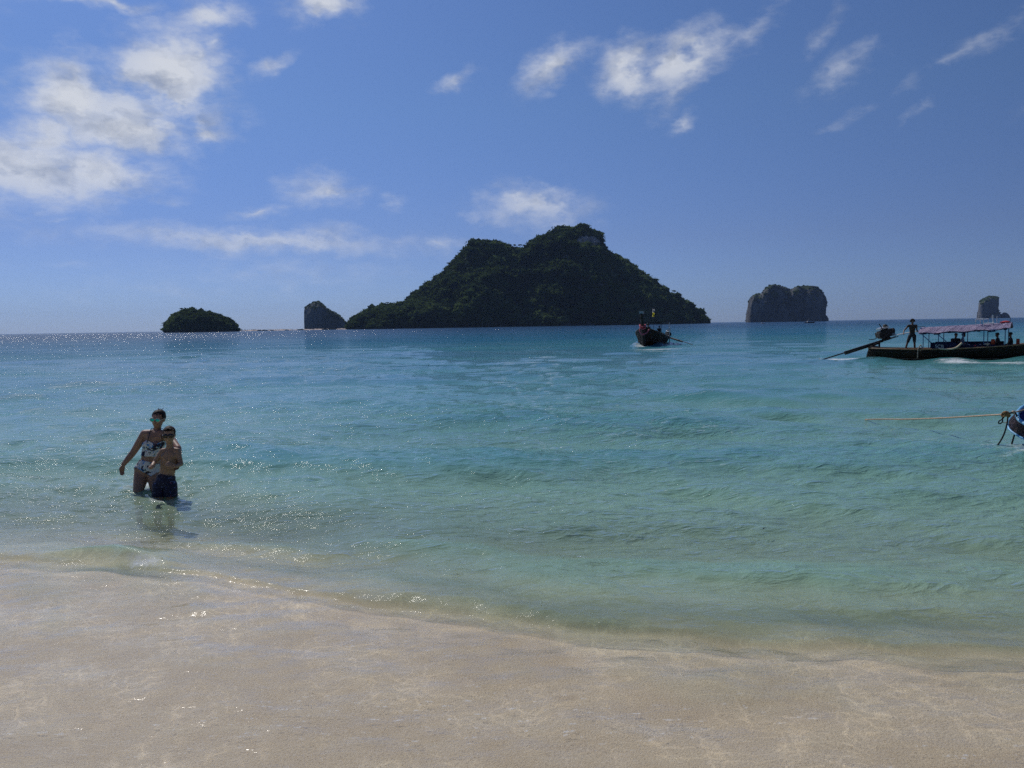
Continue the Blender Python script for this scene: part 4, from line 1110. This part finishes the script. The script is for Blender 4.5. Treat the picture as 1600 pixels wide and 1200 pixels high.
# ---- the boat under way at the right
def build_right_boat():
    o, a = RBOAT['o'], RBOAT['a']
    root = link('longtail_boat', None, label='dark wooden longtail boat with lilac canopy motoring towards the right', cat='boat', group='longtail boats under way'); xform(root, o, a)
    S = hull_sections(11.5, 1.95, .60, .38, 1.45, 1.0)
    build_hull(root, S, WOOD_DARK, WOOD_RAIL)
    L3 = lambda px, py, Y: to_local(o, a, W(px, py, Y))
    # prow board
    bm = bmesh.new(); tube(bm, smooth_path([(11.2, 0, .6), (11.6, 0, 1.7), (12.0, 0, 2.9)], 6), .12, 8, r1=.08); link('prow', done(bm, 'prow'), WOOD_DARK, root)
    # stern timbers
    for dy in (-.42, -.2, .2, .42):
        bm = bmesh.new(); tube(bm, smooth_path([(-.12, dy, -.25), (-.06, dy, .35), (.12, dy*.9, .74)], 5), .04, 6); link('stern_timber', done(bm, 'stern_timber'), paint('stern_timber_wood', (.14, .11, .08), .6), root)
    bm = bmesh.new(); bm_box(bm, (.12, 0, .66), (.10, 0, 0), (0, .62, 0), (0, 0, .05)); link('transom', done(bm, 'transom'), WOOD_DARK, root)
    tail_motor(root, L3(1374, 534, 43.0), to_local(o, a, G(1280, 563)+Vector((0, 0, -.02))), L3(1437, 517.0, 41.6), 1.0)
    # canopy: cloth over a light frame, ridge along the boat
    def roof(x, v):   # v -1..1 across
        t_ = (x-2.5)/3.95
        zr = 1.70+.20*t_; w = .80 - .06*t_
        z = zr - .30*abs(v)**1.5 + .03*math.sin(x*5.2)*abs(v) + .015*mn.noise(Vector((x*3, v*3, 1)))
        if t_ > .93: z += .02
        return (x, v*w, z)
    bm = bmesh.new(); rows = []
    n = 44
    for i in range(n+1):
        x = 2.45+4.05*i/n; rows.append([bm.verts.new(Vector(roof(x, -1+2*j/14)) + Vector((.10*abs(-1+2*j/14)*(-1 if i > n/2 else -1)*0, 0, 0))) for j in range(15)])
    for A_, B_2 in zip(rows, rows[1:]):
        for j in range(14): bm.faces.new((A_[j], B_2[j], B_2[j+1], A_[j+1]))
    bmesh.ops.solidify(bm, geom=bm.faces[:], thickness=.02)
    link('canopy', done(bm, 'canopy', True), CANOPY, root)
    bm = bmesh.new()    # hanging edge
    for i in range(24):
        x0, x1 = 2.55+.16*i, 2.55+.16*i+.15; p0, p1 = Vector(roof(x0, -1)), Vector(roof(x1, -1)); dz = .07+.03*math.sin(i*1.7)
        v = [bm.verts.new(q) for q in (p0, p1, p1-Vector((0, .01, dz)), p0-Vector((0, .01, dz)))]; bm.faces.new(v)
    bmesh.ops.solidify(bm, geom=bm.faces[:], thickness=.008)
    link('canopy_valance', done(bm, 'canopy_valance'), NAVY, root)
    for x in (2.7, 3.4, 4.5, 5.4, 6.3):
        for v in (-1, 1):
            p = Vector(roof(x, v*.93)); bm = bmesh.new(); tube(bm, [(x, p.y*.99, .45), p-Vector((0, 0, .02))], .022, 6); link('canopy_post', done(bm, 'canopy_post'), POST_BLUE, root)
    for (x0, z0, x1, z1) in ((2.62, 1.36, 3.35, .66), (3.30, 1.40, 3.80, .95)):
        bm = bmesh.new(); tube(bm, [(x0, -.74, z0), (x1, -.80, z1)], .022, 6); link('canopy_brace', done(bm, 'canopy_brace'), POST_BLUE, root)
    for v in (-.95, 0, .95):
        bm = bmesh.new(); tube(bm, [Vector(roof(x, v))-Vector((0, 0, .04)) for x in (2.5, 3.5, 4.5, 5.5, 6.45)], .02, 6); link('canopy_rail', done(bm, 'canopy_rail'), POST_BLUE, root)
    # forward gable of the canopy
    bm = bmesh.new(); v = [bm.verts.new(Vector(roof(6.47, q))+Vector((.0, 0, -.03))) for q in (-1, -.6, -.25, 0, .25, .6, 1)]; v2 = [bm.verts.new((6.40, y, z)) for (y, z) in ((.55, 1.62), (0, 1.70), (-.55, 1.62))]; bm.faces.new(v+v2)
    bmesh.ops.solidify(bm, geom=bm.faces[:], thickness=.01); link('canopy_gable', done(bm, 'canopy_gable'), CLOTH_DK, root)
    # side screens, navy, with the lettering
    for sgn, x0, x1 in ((-1, 3.05, 5.95), (1, 3.0, 6.1)):
        bm = bmesh.new(); m_ = 16
        r0 = [bm.verts.new((x0+(x1-x0)*i/m_, sgn*(.86-.02*math.sin(i)), .50)) for i in range(m_+1)]; r1 = [bm.verts.new((x0+(x1-x0)*i/m_, sgn*(.82+.015*math.sin(i*2.1)), .93+.03*i/m_ - (.12 if sgn < 0 and i > 6 else 0))) for i in range(m_+1)]
        for i in range(m_): bm.faces.new((r0[i], r0[i+1], r1[i+1], r1[i]))
        bmesh.ops.solidify(bm, geom=bm.faces[:], thickness=.015); link('side_screen', done(bm, 'side_screen'), NAVY, root)
    cu = bpy.data.curves.new('lettering', 'FONT'); cu.body = 'SCB'; cu.size = .23; cu.extrude = .004; cu.align_x = 'CENTER'
    to = bpy.data.objects.new('tmp', cu); col.objects.link(to); dg = bpy.context.evaluated_depsgraph_get(); tm = bpy.data.meshes.new_from_object(to.evaluated_get(dg)); bpy.data.objects.remove(to)
    l_ = link('lettering', tm, CLOTH_WH, root); l_.location = (3.48, -.895, .66); l_.rotation_euler = (R(90), 0, 0)
    # cream hose fender over the rail, rope loop, roof gear
    bm = bmesh.new(); tube(bm, smooth_path([(3.45, -.97, .62), (3.9, -1.0, .60), (4.25, -1.0, .68), (4.5, -.95, .92)], 6), .045, 8); link('fender_hose', done(bm, 'fender_hose', True), CREAM, root)
    bm = bmesh.new(); tube(bm, smooth_path([(2.62, -.9, .82), (2.52, -1.0, .58), (2.50, -1.0, .12)], 6), .028, 6); tube(bm, smooth_path([(2.62, -.9, .82), (2.70, -.92, .62), (2.6, -1.0, .5)], 6), .022, 6); link('rail_rope', done(bm, 'rail_rope', True), ROPE_TAN, root)
    def roofgear(name, paths, mat, r):
        bm = bmesh.new()
        for p in paths: tube(bm, p, r, 6)
        link(name, done(bm, name), mat, root)
    roofgear('roof_rack', [[(5.0, -.3, 1.74), (4.97, -.3, 2.08), (5.30, -.3, 2.12), (5.33, -.3, 1.78)], [(5.12, .3, 1.74), (5.10, .3, 2.06), (5.45, .3, 2.1), (5.45, .3, 1.8)], [(4.97, -.3, 2.08), (5.10, .3, 2.06)]], PIPE_WHITE, .022)
    roofgear('roof_pole', [[(5.72, -.2, 1.8), (5.70, -.2, 2.28)]], PIPE_WHITE, .028)
    roofgear('roof_pole', [[(5.88, -.1, 1.8), (5.87, -.1, 2.22)]], PIPE_WHITE, .018)
    roofgear('roof_bar', [[(5.30, -.25, 1.86), (5.78, -.25, 1.88)]], PIPE_WHITE, .03)
    roofgear('antenna', [[(6.42, 0, 1.86), (6.42, 0, 2.15)]], METAL_DK, .012)
    roofgear('handrail', [[(2.05, .5, 1.72), (2.5, .5, 1.74), (2.75, .5, 1.60)]], METAL_DK, .015)
    bm = bmesh.new(); ell_mesh(bm, (6.25, -.05, 1.93), .19, .12, .055); ell_mesh(bm, (6.10, -.10, 1.915), .12, .10, .04); link('red_bundle', done(bm, 'red_bundle', True), RED, root)
    # small loads along the rail
    for k, (x, y, r_, mt) in enumerate(((4.75, -.75, .07, CLOTH_WH), (4.95, -.7, .06, CLOTH_GY), (5.25, -.7, .075, CLOTH_WH), (5.55, -.7, .12, CREAM), (5.05, -.78, .05, RED))):
        bm = bmesh.new(); ell_mesh(bm, (x, y, .74+r_*.6), r_*1.3, r_, r_*.8); bm2 = done(bm, 'small_bag', True)
        for v in bm2.vertices: v.co += v.normal*mn.noise(v.co*9)*.02
        ob = link('bag', bm2, mt, None, label=['small white bag on the longtail rail beside the navy screen', 'small grey bag next to the white bag on the longtail rail', 'white bundle on the longtail rail left of the cream heap', 'cream crumpled heap on the longtail rail near the orange vest', 'tiny red bag between the bundles on the longtail rail'][k], cat='bag', group='bags on the longtail rail')
        me_ = ob.data; me_.transform(Matrix.Translation((-x, -y, -.7))); ob.location = Matrix.Translation(o) @ Matrix.Rotation(a, 4, 'Z') @ Vector((x, y, .7)); ob.rotation_euler = (0, 0, a)
    bm = bmesh.new(); bm_box(bm, (0, 0, .24), (.07, 0, 0), (0, .15, 0), (0, 0, .25)); bmesh.ops.bevel(bm, geom=bm.edges[:], offset=.05, segments=2)
    ob = link('life_jacket', done(bm, 'life_jacket', True), ORANGE, None, label='orange life jacket standing upright behind the passengers in the boat', cat='life jacket'); ob.location = Matrix.Translation(o) @ Matrix.Rotation(a, 4, 'Z') @ Vector((5.78, -.55, .60)); ob.rotation_euler = (0, 0, a)
    # helmsman, standing with both hands on the tiller
    te = L3(1433, 518.4, 41.6)
    sx, sy, fz = 2.05, -.1, .42
    J = dict(pelvis=(sx, sy, fz+.88), waist=(sx, sy, fz+1.04), chest=(sx+.0, sy, fz+1.24), neck=(sx, sy, fz+1.44), head=(sx+.01, sy-.02, fz+1.60), face=(.55, -.8, -.05),
             shL=(sx+.17, sy+.10, fz+1.38), shR=(sx-.17, sy-.10, fz+1.38), hipL=(sx+.09, sy+.05, fz+.84), hipR=(sx-.09, sy-.05, fz+.84),
             knL=(sx+.12, sy+.02, fz+.46), knR=(sx-.20, sy-.12, fz+.46), anL=(sx+.13, sy+.08, fz+.07), anR=(sx-.30, sy-.12, fz+.07),
             elR=(sx-.36, sy-.18, fz+1.12), wrR=(sx-.34, sy-.42, te.z-.10), elL=(sx+.24, sy-.06, fz+1.10), wrL=(te.x+.06, te.y+.10, te.z+.03))
    J['handR'] = ((sx-.30, sy-.60, te.z-.12), (1, 0, -.3), .6, 1); J['handL'] = (te+Vector((-.1, -.05, 0)), (0, -.3, -1), .7, -1)
    far_person('person', 'curly haired helmsman standing at the tiller of the canopied boat', o, a, J, None, .98, .016, shirt=CLOTH_KH, pants=CLOTH_DK, hair='curly', cat='man')
    Js = seated(5.98, -.15, .56, R(175), .05); far_person('person', 'passenger with a cap of dark hair leaning to the other beside the orange vest', o, a, fixLR(Js), None, .92, .02, shirt=CLOTH_DK, group='passengers under the lilac canopy')
    Js = seated(6.5, -.2, .58, R(178), .02); far_person('person', 'dark clad passenger seated furthest forward under the canopy', o, a, fixLR(Js), None, .95, .02, shirt=CLOTH_DK, pants=CLOTH_DK, group='passengers under the lilac canopy')
    Js = seated(3.95, .2, .55, R(-60), .22, .5); far_person('person', 'passenger bent forward in the middle of the canopied boat', o, a, fixLR(Js), None, .95, .02, shirt=CLOTH_DK, pants=CLOTH_DK, group='passengers under the lilac canopy')
    Js = seated(4.3, -.1, .55, R(10), .10, .5); far_person('person', 'passenger sitting upright behind the bent one in the canopied boat', o, a, fixLR(Js), None, .95, .02, shirt=CLOTH_GY, pants=CLOTH_DK, group='passengers under the lilac canopy')
    bm = bmesh.new(); bm_box(bm, (0, 0, .2), (.06, 0, 0), (0, .17, 0), (0, 0, .22)); bmesh.ops.bevel(bm, geom=bm.edges[:], offset=.03, segments=2)
    ob = link('life_jacket', done(bm, 'life_jacket', True), ORANGE, None, label='red orange life jacket hung at the back of the foremost passenger', cat='life jacket'); ob.location = Matrix.Translation(o) @ Matrix.Rotation(a, 4, 'Z') @ Vector((6.80, -.3, .68)); ob.rotation_euler = (0, 0, a)
def fixLR(J):
    f = Vector(J['face']); left = Vector((0, 0, 1)).cross(Vector((f.x, f.y, 0)))
    if (Vector(J['shL'])-Vector(J['shR'])).dot(left) < 0:
        for k in ('sh', 'el', 'wr', 'hip', 'kn', 'an', 'hand'): J[k+'L'], J[k+'R'] = J[k+'R'], J[k+'L']
    return J
build_right_boat()

# ---- the boat coming towards the beach
def build_mid_boat():
    o, a = MB_O, MB_A
    root = link('longtail_boat', None, label='black longtail boat with tall ribboned prow coming bow first', cat='boat', group='longtail boats under way'); xform(root, o, a)
    S = hull_sections(9.2, 2.7, .80, .60, 1.75, .3, full=3.6)
    build_hull(root, S, WOOD_DARK, WOOD_RAIL)
    top = to_local(o, a, W(999.5, 489.5, 73.6)); bot = to_local(o, a, W(1004, 515, 73.9))
    bm = bmesh.new(); tube(bm, smooth_path([(8.9, 0, .1), (9.15, 0, .9), (bot.x, bot.y*.2, bot.z), (top.x, top.y*.4, top.z)], 6), .17, 8, r1=.15); link('prow', done(bm, 'prow', True), WOOD_DARK, root)
    T_ = Vector((top.x, top.y*.4, top.z)); B_ = Vector((bot.x, bot.y*.2, bot.z))
    bm = bmesh.new(); bm_box(bm, T_+Vector((.04, 0, .06)), (.19, 0, .03), (0, .18, 0), (0, 0, .11)); bmesh.ops.bevel(bm, geom=bm.edges[:], offset=.03, segments=1); link('prow_cap', done(bm, 'prow_cap'), paint('grey_cap', (.45, .42, .42), .6), root)
    for k, (h, mt, dr_) in enumerate(((.02, PINK, .0), (.10, RED, .02), (.17, PINK, .03))):
        bm = bmesh.new(); c = B_.lerp(T_, .12+h); n_ = 22
        tube(bm, [c+Vector((math.cos(6.283*i/n_)*(.23+dr_), math.sin(6.283*i/n_)*(.25+dr_), -.16*max(0, math.cos(6.283*i/n_))-.02*math.sin(i*2.2))) for i in range(n_)], .05, 6, True); link('garland', done(bm, 'garland', True), mt, root)
    bm = bmesh.new(); n_ = 18; c = B_+Vector((.05, 0, -.12)); tube(bm, smooth_path([c+Vector((-.1, .55, .12)), c+Vector((.2, .35, -.18)), c+Vector((.33, 0, -.34)), c+Vector((.2, -.25, -.1)), c+Vector((.1, -.3, .18))], 5), .055, 6); link('bow_sash', done(bm, 'bow_sash', True), PINK, root)
    # flag on its staff
    fp = to_local(o, a, W(1021, 483, 77)); 
    bm = bmesh.new(); tube(bm, [(fp.x, fp.y, 1.2), (fp.x, fp.y, fp.z+.1)], .014, 6); st = link('flag_staff', done(bm, 'flag_staff'), METAL_DK, root)
    for nm, z0, z1, mt, w in (('white_flag', .0, -.32, CLOTH_WH, .09), ('yellow_flag', -.34, -.72, YEL, .085)):
        bm = bmesh.new(); rows = []
        for i in range(7):
            z = fp.z+z0+(z1-z0)*i/6; rows.append([bm.verts.new((fp.x+.03*math.sin(i*1.1+j), fp.y-w+2*w*j/3+.02*math.sin(i), z)) for j in range(4)])
        for A_, B_2 in zip(rows, rows[1:]):
            for j in range(3): bm.faces.new((A_[j], A_[j+1], B_2[j+1], B_2[j]))
        bmesh.ops.solidify(bm, geom=bm.faces[:], thickness=.01); link('flag', done(bm, 'flag', True), mt, root, label=nm.replace('_', ' '))
    # light frame of the folded canopy
    pz = 2.2
    for (x, y) in ((1.0, 1.15), (1.0, -1.1), (4.6, .9), (4.6, -.9)):
        bm = bmesh.new(); tube(bm, [(x, y, .6), (x, y, pz)], .035, 6); link('canopy_post', done(bm, 'canopy_post'), PIPE_WHITE if x < 2 else METAL_DK, root)
    bm = bmesh.new(); bm_box(bm, (2.8, 0, pz+.03), (1.9, 0, 0), (0, .98, 0), (0, 0, .03)); link('canopy', done(bm, 'canopy'), CLOTH_DK, root)
    for k in range(3):
        bm = bmesh.new(); x = 1.9+.8*k; tube(bm, [(x, .95*math.cos(q), .75+.55*math.sin(q)) for q in [math.pi*i/12 for i in range(13)]], .022, 5); link('hoop', done(bm, 'hoop'), WOOD_RAIL, root)
    tail_motor(root, to_local(o, a, W(1046, 527, 82.3)), to_local(o, a, G(1082, 538.5)), (1.6, -.3, 1.5), .9)
    Js = seated(6.3, -.05, 1.25, R(0), .10); far_person('person', 'dark figure crouched behind the prow of the oncoming boat', o, a, fixLR(Js), None, 1.0, .025, shirt=CLOTH_DK, pants=CLOTH_GY, hair='curly', group='people aboard the oncoming boat')
    Js = seated(2.6, -.35+.75, 1.05, R(0), .05); far_person('person', 'slim figure sitting amidships by the pale post of the oncoming boat', o, a, fixLR(Js), None, .95, .025, shirt=CLOTH_DK, pants=CLOTH_DK, group='people aboard the oncoming boat')
build_mid_boat()

# ---- the moored boat reaching in at the right edge
def build_moored_boat():
    bow = W(1588.5, 656, 12.3)
    z_ = bow.z; o = Vector((bow.x, bow.y, 0)); a = R(-12)     # local +x runs from the bow aft
    root = link('moored_boat', None, label='bow of a moored boat with light blue rails at the right edge', cat='boat'); root.location = o+Vector((0, 0, z_)); root.rotation_euler = (R(21), 0, a)
    z0 = 0.0; n = 40; L = 5.5
    def hw(x, k=1.0): return .78*k*(1-math.exp(-x/.42))**.62*(1-.10*(x/L)**2)
    xs = [L*(i/n)**1.7 for i in range(n+1)]
    def curve(dx, k, dz): 
        p = [(x+dx, hw(x, k), z0+dz+.02*x) for x in xs[::-1]]+[(x+dx, -hw(x, k), z0+dz+.02*x) for x in xs[1:]]
        return p
    c_top, c_mid, c_in, c_low = curve(0, 1, 0), curve(-.075, 1.05, -.17), curve(.05, .93, 0), curve(.75, .8, -.72)
    c_fl = curve(.12, .88, -.30)
    def strip(name, A_, B_2, mat, sm=True):
        bm = bmesh.new(); va = [bm.verts.new(p) for p in A_]; vb = [bm.verts.new(p) for p in B_2]
        for i in range(len(va)-1): bm.faces.new((va[i], va[i+1], vb[i+1], vb[i]))
        bmesh.ops.solidify(bm, geom=bm.faces[:], thickness=.012); link(name, done(bm, name, sm), mat, root)
    strip('topside', c_top, c_mid, PURPLE); strip('hull', c_mid, c_low, PURPLE); strip('inner_side', c_in, c_fl, DEEP_BLUE)
    bm = bmesh.new(); va = [bm.verts.new(p) for p in c_fl]; m_ = len(va)
    for i in range(m_//2): bm.faces.new((va[i], va[i+1], va[m_-2-i], va[m_-1-i])) if i+1 < m_-2-i else None
    link('floor', done(bm, 'floor'), DEEP_BLUE, root)
    for nm, c_, r_ in (('top_rail', [((p[0]+q_[0])/2, (p[1]+q_[1])/2, p[2]+.01) for p, q_ in zip(c_top, c_in)], .030), ('rubbing_rail', c_mid, .016)):
        bm = bmesh.new(); tube(bm, c_, r_, 8); link(nm, done(bm, nm, True), BLUE_RAIL, root)
    for x in (.9, 2.0, 3.1, 4.2):
        bm = bmesh.new(); bm_box(bm, (x, 0, z0-.08), (.12, 0, 0), (0, hw(x)*.95, 0), (0, 0, .02)); link('thwart', done(bm, 'thwart'), WOOD_DECK, root)
    # mooring rope running out to the left into the water
    A0 = G(1352, 653.5); Y1 = 12.4
    def rope(name, pts, r, mat, label, parent=None):
        c = Vector(pts[0]); bm = bmesh.new(); tube(bm, [p-c for p in smooth_path(pts, 8)], r, 8)
        o_ = link(name, done(bm, name, True), mat, parent, label=label, cat='rope' if label else None); o_.location = c; return o_
    pts = []
    for k in range(9):
        t_ = k/8; px = 1355+(1571-1355)*t_; py = [654.5, 655.0, 655.2, 654.6, 653.6, 652.2, 650.6, 648.9, 647.2][k]; pts.append(W(px, py, A0.y+(Y1-A0.y)*t_))
    pts[0] = A0-Vector((0, 0, .03))
    r1 = rope('mooring_rope', pts+[W(1579, 645.5, Y1), W(1590, 643, Y1-.02), W(1606, 639, Y1)], .013, ROPE_TAN, 'tan mooring rope stretched low over the water to the blue railed boat')
    K = lambda px, py, dy=0: W(px, py, 12.3+dy)
    # knot
    bm = bmesh.new(); c = K(1571, 647)
    for k in range(5):
        cc = K(1567.5+k*2.0, 647.5-math.sin(k/4*3.14)*1.3)-c; n_ = 14
        tube(bm, [cc+Vector((.012*math.sin(q*2), .035*math.cos(q), .036*math.sin(q))) for q in [6.283*i/n_ for i in range(n_)]], .011, 6, True)
    kn = link('knot', done(bm, 'knot', True), ROPE_BROWN, None, label='brown rope knot tied round the tan mooring rope', cat='knot'); kn.location = c
    rope('hanging_rope', [K(1575, 649), K(1573.5, 662), K(1568, 680), K(1559, 695), K(1549, 703.5), K(1541, 706.5), G(1536, 708)-Vector((0, 0, .05))], .012, ROPE_BLACK, 'long black rope hanging from the knot in a curve to the water')
    rope('looped_rope', [K(1569.5, 650), K(1566, 655), K(1561, 658), K(1560.5, 661.5), K(1564, 661.5), K(1566.5, 658), K(1566, 654), K(1569, 650)], .010, ROPE_BLACK, 'small black rope loop dangling under the brown knot')
    rope('thin_cord', [K(1567, 660), K(1570, 660.8), K(1573, 659.5)], .006, ROPE_TAN, 'thin tan cord between the black loop and the hanging rope')
    rope('short_rope', [K(1577, 646), K(1584, 644), K(1587.5, 647), K(1589, 651)], .014, ROPE_BLACK, 'short black rope end tied from the mooring rope to the bow')
    rope('bow_line', [K(1585, 679.5), K(1582.5, 688), K(1580, 696), K(1577, 702), G(1570, 709.5)-Vector((0, 0, .04))], .013, ROPE_BLACK, 'black bow line dropping from under the boat into foamy water')
    bm = bmesh.new(); ell_mesh(bm, (0, 0, 0), .028, .028, .028); kk = link('rope_ball', done(bm, 'rope_ball', True), ROPE_TAN, None, label='small pale knot on the mooring rope nearer the blue bow', cat='knot'); kk.location = K(1583.5, 644)
build_moored_boat()
# ---------------------------------------------------------------- sandbar, far people, ridge trees, leaf
def build_small():
    g = np.random.default_rng(9)
    # sandbar between the small island and the stack
    Ys = 1500
    a, b = W(366, 516.9, Ys), W(552, 514, Ys)
    n = 90; vs = []
    for i in range(n+1):
        t_ = i/n; x = a.x+(b.x-a.x)*t_; hh = (1.9+1.3*mn.noise(Vector((x*.04, 1, 0)))+.5*mn.noise(Vector((x*.2, 5, 0))))*min(1, t_*8, (1-t_)*8+.6)
        vs.append([(x, Ys-26, -1.0), (x, Ys-13, max(-.5, hh*.55)), (x, Ys+4, hh), (x, Ys+25, hh*.6), (x, Ys+40, -1)])
    v = np.array(vs); c = np.array([(a.x+b.x)/2, Ys, 0])
    m, t = mat_new('sandbar_sand'); P = t.v(t.node('NewGeometry').outputs['Position'])
    cc = t.mix(t.noise(P, .15, 4).smooth(.45, .6), (.50, .40, .34), (.14, .12, .10)); t.node('OutputMaterial', {0: t.node('BsdfPrincipled', {'Base Color': cc, 'Roughness': .9}).outputs[0]})
    o = link('sandbar', np_mesh('sandbar', (v-c).reshape(-1, 3), grid_faces(n+1, 5)[:, ::-1]), m, kind='structure'); o.location = c
    # reef rocks along the bar
    for k, (px, w_, h_) in enumerate(((405, 9, 2.2), (414, 12, 2.0), (425, 7, 1.6), (448, 8, 2.0), (470, 14, 2.4), (508, 12, 2.2), (516, 10, 3.0), (524, 8, 2.5))):
        bm = bmesh.new(); bmesh.ops.create_icosphere(bm, subdivisions=3, radius=1)
        for q in bm.verts: q.co = Vector((q.co.x*w_*.5, q.co.y*w_*.3, q.co.z*h_*.7))*(1+.5*mn.noise(q.co*2.1+Vector((k*5, 0, 0))))
        o = link('reef_rock', done(bm, 'reef_rock'), hill_rock, label=['low dark reef rock nearest the small domed island on the sandbar', 'wider flat reef rock second from the domed island on the sandbar', 'little reef rock third from the domed island', 'reef rock at the middle of the sandbar', 'long reef rock just left of the sloping stack', 'reef rock at the foot of the sloping stack', 'tallest reef rock between the stack and the headland', 'reef rock closest to the wooded headland'][k], cat='rock', group='reef rocks along the sandbar'); p = W(px, 516, Ys-18); o.location = (p.x, p.y, .3)
    # people strolling on the bar: too small to tell apart
    bm = bmesh.new()
    for k in range(70):
        px = g.choice([g.uniform(374, 400), g.uniform(374, 545)]); x = W(px, 516, Ys-8).x+g.normal(0, .5); y = Ys-8+g.normal(0, 5); z = 1.0+g.uniform(0, .6); s = g.uniform(.85, 1.1)
        seg_mesh(bm, (x-.12, y, z), (x-.08, y, z+.8*s), .09, .13, 6); seg_mesh(bm, (x+.12, y, z), (x+.08, y, z+.8*s), .09, .13, 6); seg_mesh(bm, (x, y, z+.8*s), (x, y, z+1.35*s), .17, .22, 6); seg_mesh(bm, (x-.25, y, z+1.3*s), (x-.3, y-.05, z+.75*s), .06, .05, 5); seg_mesh(bm, (x+.25, y, z+1.3*s), (x+.3, y-.05, z+.75*s), .06, .05, 5); ell_mesh(bm, (x, y, z+1.62*s), .11, .11, .14, k=6, n=4)
    link('crowd', done(bm, 'crowd'), CLOTH_DK, kind='stuff', label='tiny crowd of people walking along the sandbar')
    # trees that stand out on the ridge
    gt = 'trees standing out on the ridge of the twin-peaked island'
    lst = [(803, 389, 11, 4.0, 'flat topped tree standing free in the saddle between the peaks'), (812, 390, 13, 4.2, 'bushy tree in the middle of the saddle between the peaks'), (819, 389.5, 11, 3.4, 'small tree at the right end of the saddle below the higher peak'),
           (797, 388, 9, 3.0, 'low tree at the left end of the saddle'), (744, 380.5, 7, 3.4, 'tree at the left corner of the lower peak'), (757, 380, 7, 3.4, 'tree on the flat top of the lower peak'), (769, 380.5, 8, 3.2, 'thin tree beside the notch on the lower peak'),
           (702, 418, 12, 4.2, 'tree leaning out over the upper left slope'), (686, 436, 10, 3.6, 'tree on the middle of the left slope outline'), (664, 450, 12, 3.6, 'spindly tree lower on the left slope outline'), (652, 458, 9, 3.2, 'tree just above the headland on the left slope'),
           (988, 422, 13, 4.4, 'round headed tree breaking the upper right slope'), (1003, 430, 12, 4.0, 'tree right below the round headed one on the right slope'), (1013, 438, 15, 4.6, 'tallest dark tree on the right slope outline'), (975, 412, 8, 3.6, 'small tree highest on the right slope outline'),
           (1052, 459, 9, 4.2, 'broad tree on the lower right slope'), (1077, 476, 8, 3.4, 'tree near the foot of the right slope'), (1100, 495, 9, 4.0, 'tree overhanging the sea at the right foot of the island')]
    for px, py, h, cr, lab in lst:
        p = W(px, py, YM); k = np.argmin((mo[..., 0]-p.x)**2+ (mo[..., 2]-p.z)**2 + 1e6*(mo[..., 1] < YM-40)); q = mo.reshape(-1, 3)[k]
        tree('ridge_tree', Vector((p.x, YM-4, p.z-2.5)), h, cr, GREEN, g, lab, gt)
    for px, py, h, cr, lab in ((606, 479, 10, 2.6, 'bare spindly tree rising above the low headland'), (612, 478.5, 8, 2.4, 'little tree beside the spindly one on the headland')):
        tree('ridge_tree', W(px, py+1.5, YF-3), h, cr, GREEN, g, lab, 'trees on the headland')
    for px, py, h, cr, lab in ((284, 487, 6.5, 2.6, 'thin feathery tree on the left top of the small island'), (300, 485, 6, 2.8, 'highest tree on the small domed island'), (327, 491, 6.5, 2.4, 'tree standing up on the right top of the small island'), (269, 496, 6, 2.2, 'tree on the left shoulder of the small island')):
        tree('ridge_tree', W(px, py+1, YL-3), h, cr, GREEN, g, lab, 'trees on the small island')
    # tiny tour boat in front of the wide rock
    Yt = 700
    def small_boat(px, py, L, label, cab):
        p = G(px, py); p = W(px, py, Yt); p.z = 0
        root = link('tour_boat', None, label=label, cat='boat', group='tiny boats in front of the wide limestone rock'); root.location = p
        bm = bmesh.new(); S = [(-.5, .16, .09), (-.3, .2, .09), (0, .2, .10), (.3, .14, .12), (.5, .01, .15)]; rows = []
        for x, b_, h_ in S: rows.append([bm.verts.new((x*L, -b_*L*.6, h_*L)), bm.verts.new((x*L*.96, -b_*L*.4, -.2)), bm.verts.new((x*L*.96, b_*L*.4, -.2)), bm.verts.new((x*L, b_*L*.6, h_*L))])
        for A_, B_ in zip(rows, rows[1:]):
            for i in range(4): bm.faces.new((A_[i], A_[(i+1) % 4], B_[(i+1) % 4], B_[i]))
        bm.faces.new(rows[0]); bm.faces.new(rows[-1]); link('hull', done(bm, 'hull'), CLOTH_DK if cab else CLOTH_WH, root)
        bm = bmesh.new(); bm_box(bm, (-.08*L, 0, .09*L+.55), (.16*L, 0, 0), (0, .09*L, 0), (0, 0, .55)); bmesh.ops.bevel(bm, geom=bm.edges[:], offset=.15, segments=1); link('cabin', done(bm, 'cabin'), CLOTH_WH, root)
        if cab: bm = bmesh.new(); tube(bm, [(-.1*L, 0, 1.5), (-.1*L, 0, 4.2)], .09, 6); link('mast', done(bm, 'mast'), CLOTH_WH, root)
    small_boat(1265, 502, 9, 'tiny dark boat with white cabin in front of the wide rock', True)
    small_boat(1192, 503, 4, 'tiny white boat at the left foot of the wide rock', False)
    # floating leaf
    p = G(1195, 829); bm = bmesh.new(); n = 9; rows = []
    for i in range(n+1):
        t_ = i/n; w_ = .009*math.sin(math.pi*t_)**.8+.0008; rows.append([bm.verts.new(((t_-.5)*.075, s_*w_+.006*math.sin(t_*3), .004+.008*math.sin(t_*3.1)+.003*abs(s_))) for s_ in (-1, 0, 1)])
    for A_, B_ in zip(rows, rows[1:]):
        for i in range(2): bm.faces.new((A_[i], B_[i], B_[i+1], A_[i+1]))
    bmesh.ops.solidify(bm, geom=bm.faces[:], thickness=.002)
    o = link('floating_leaf', done(bm, 'floating_leaf'), paint('wet_leaf', (.035, .03, .018), .5), label='small dark leaf floating on the turquoise shallows', cat='leaf'); o.location = p+Vector((0, 0, .012)); o.rotation_euler = (0, 0, R(42))
build_small()
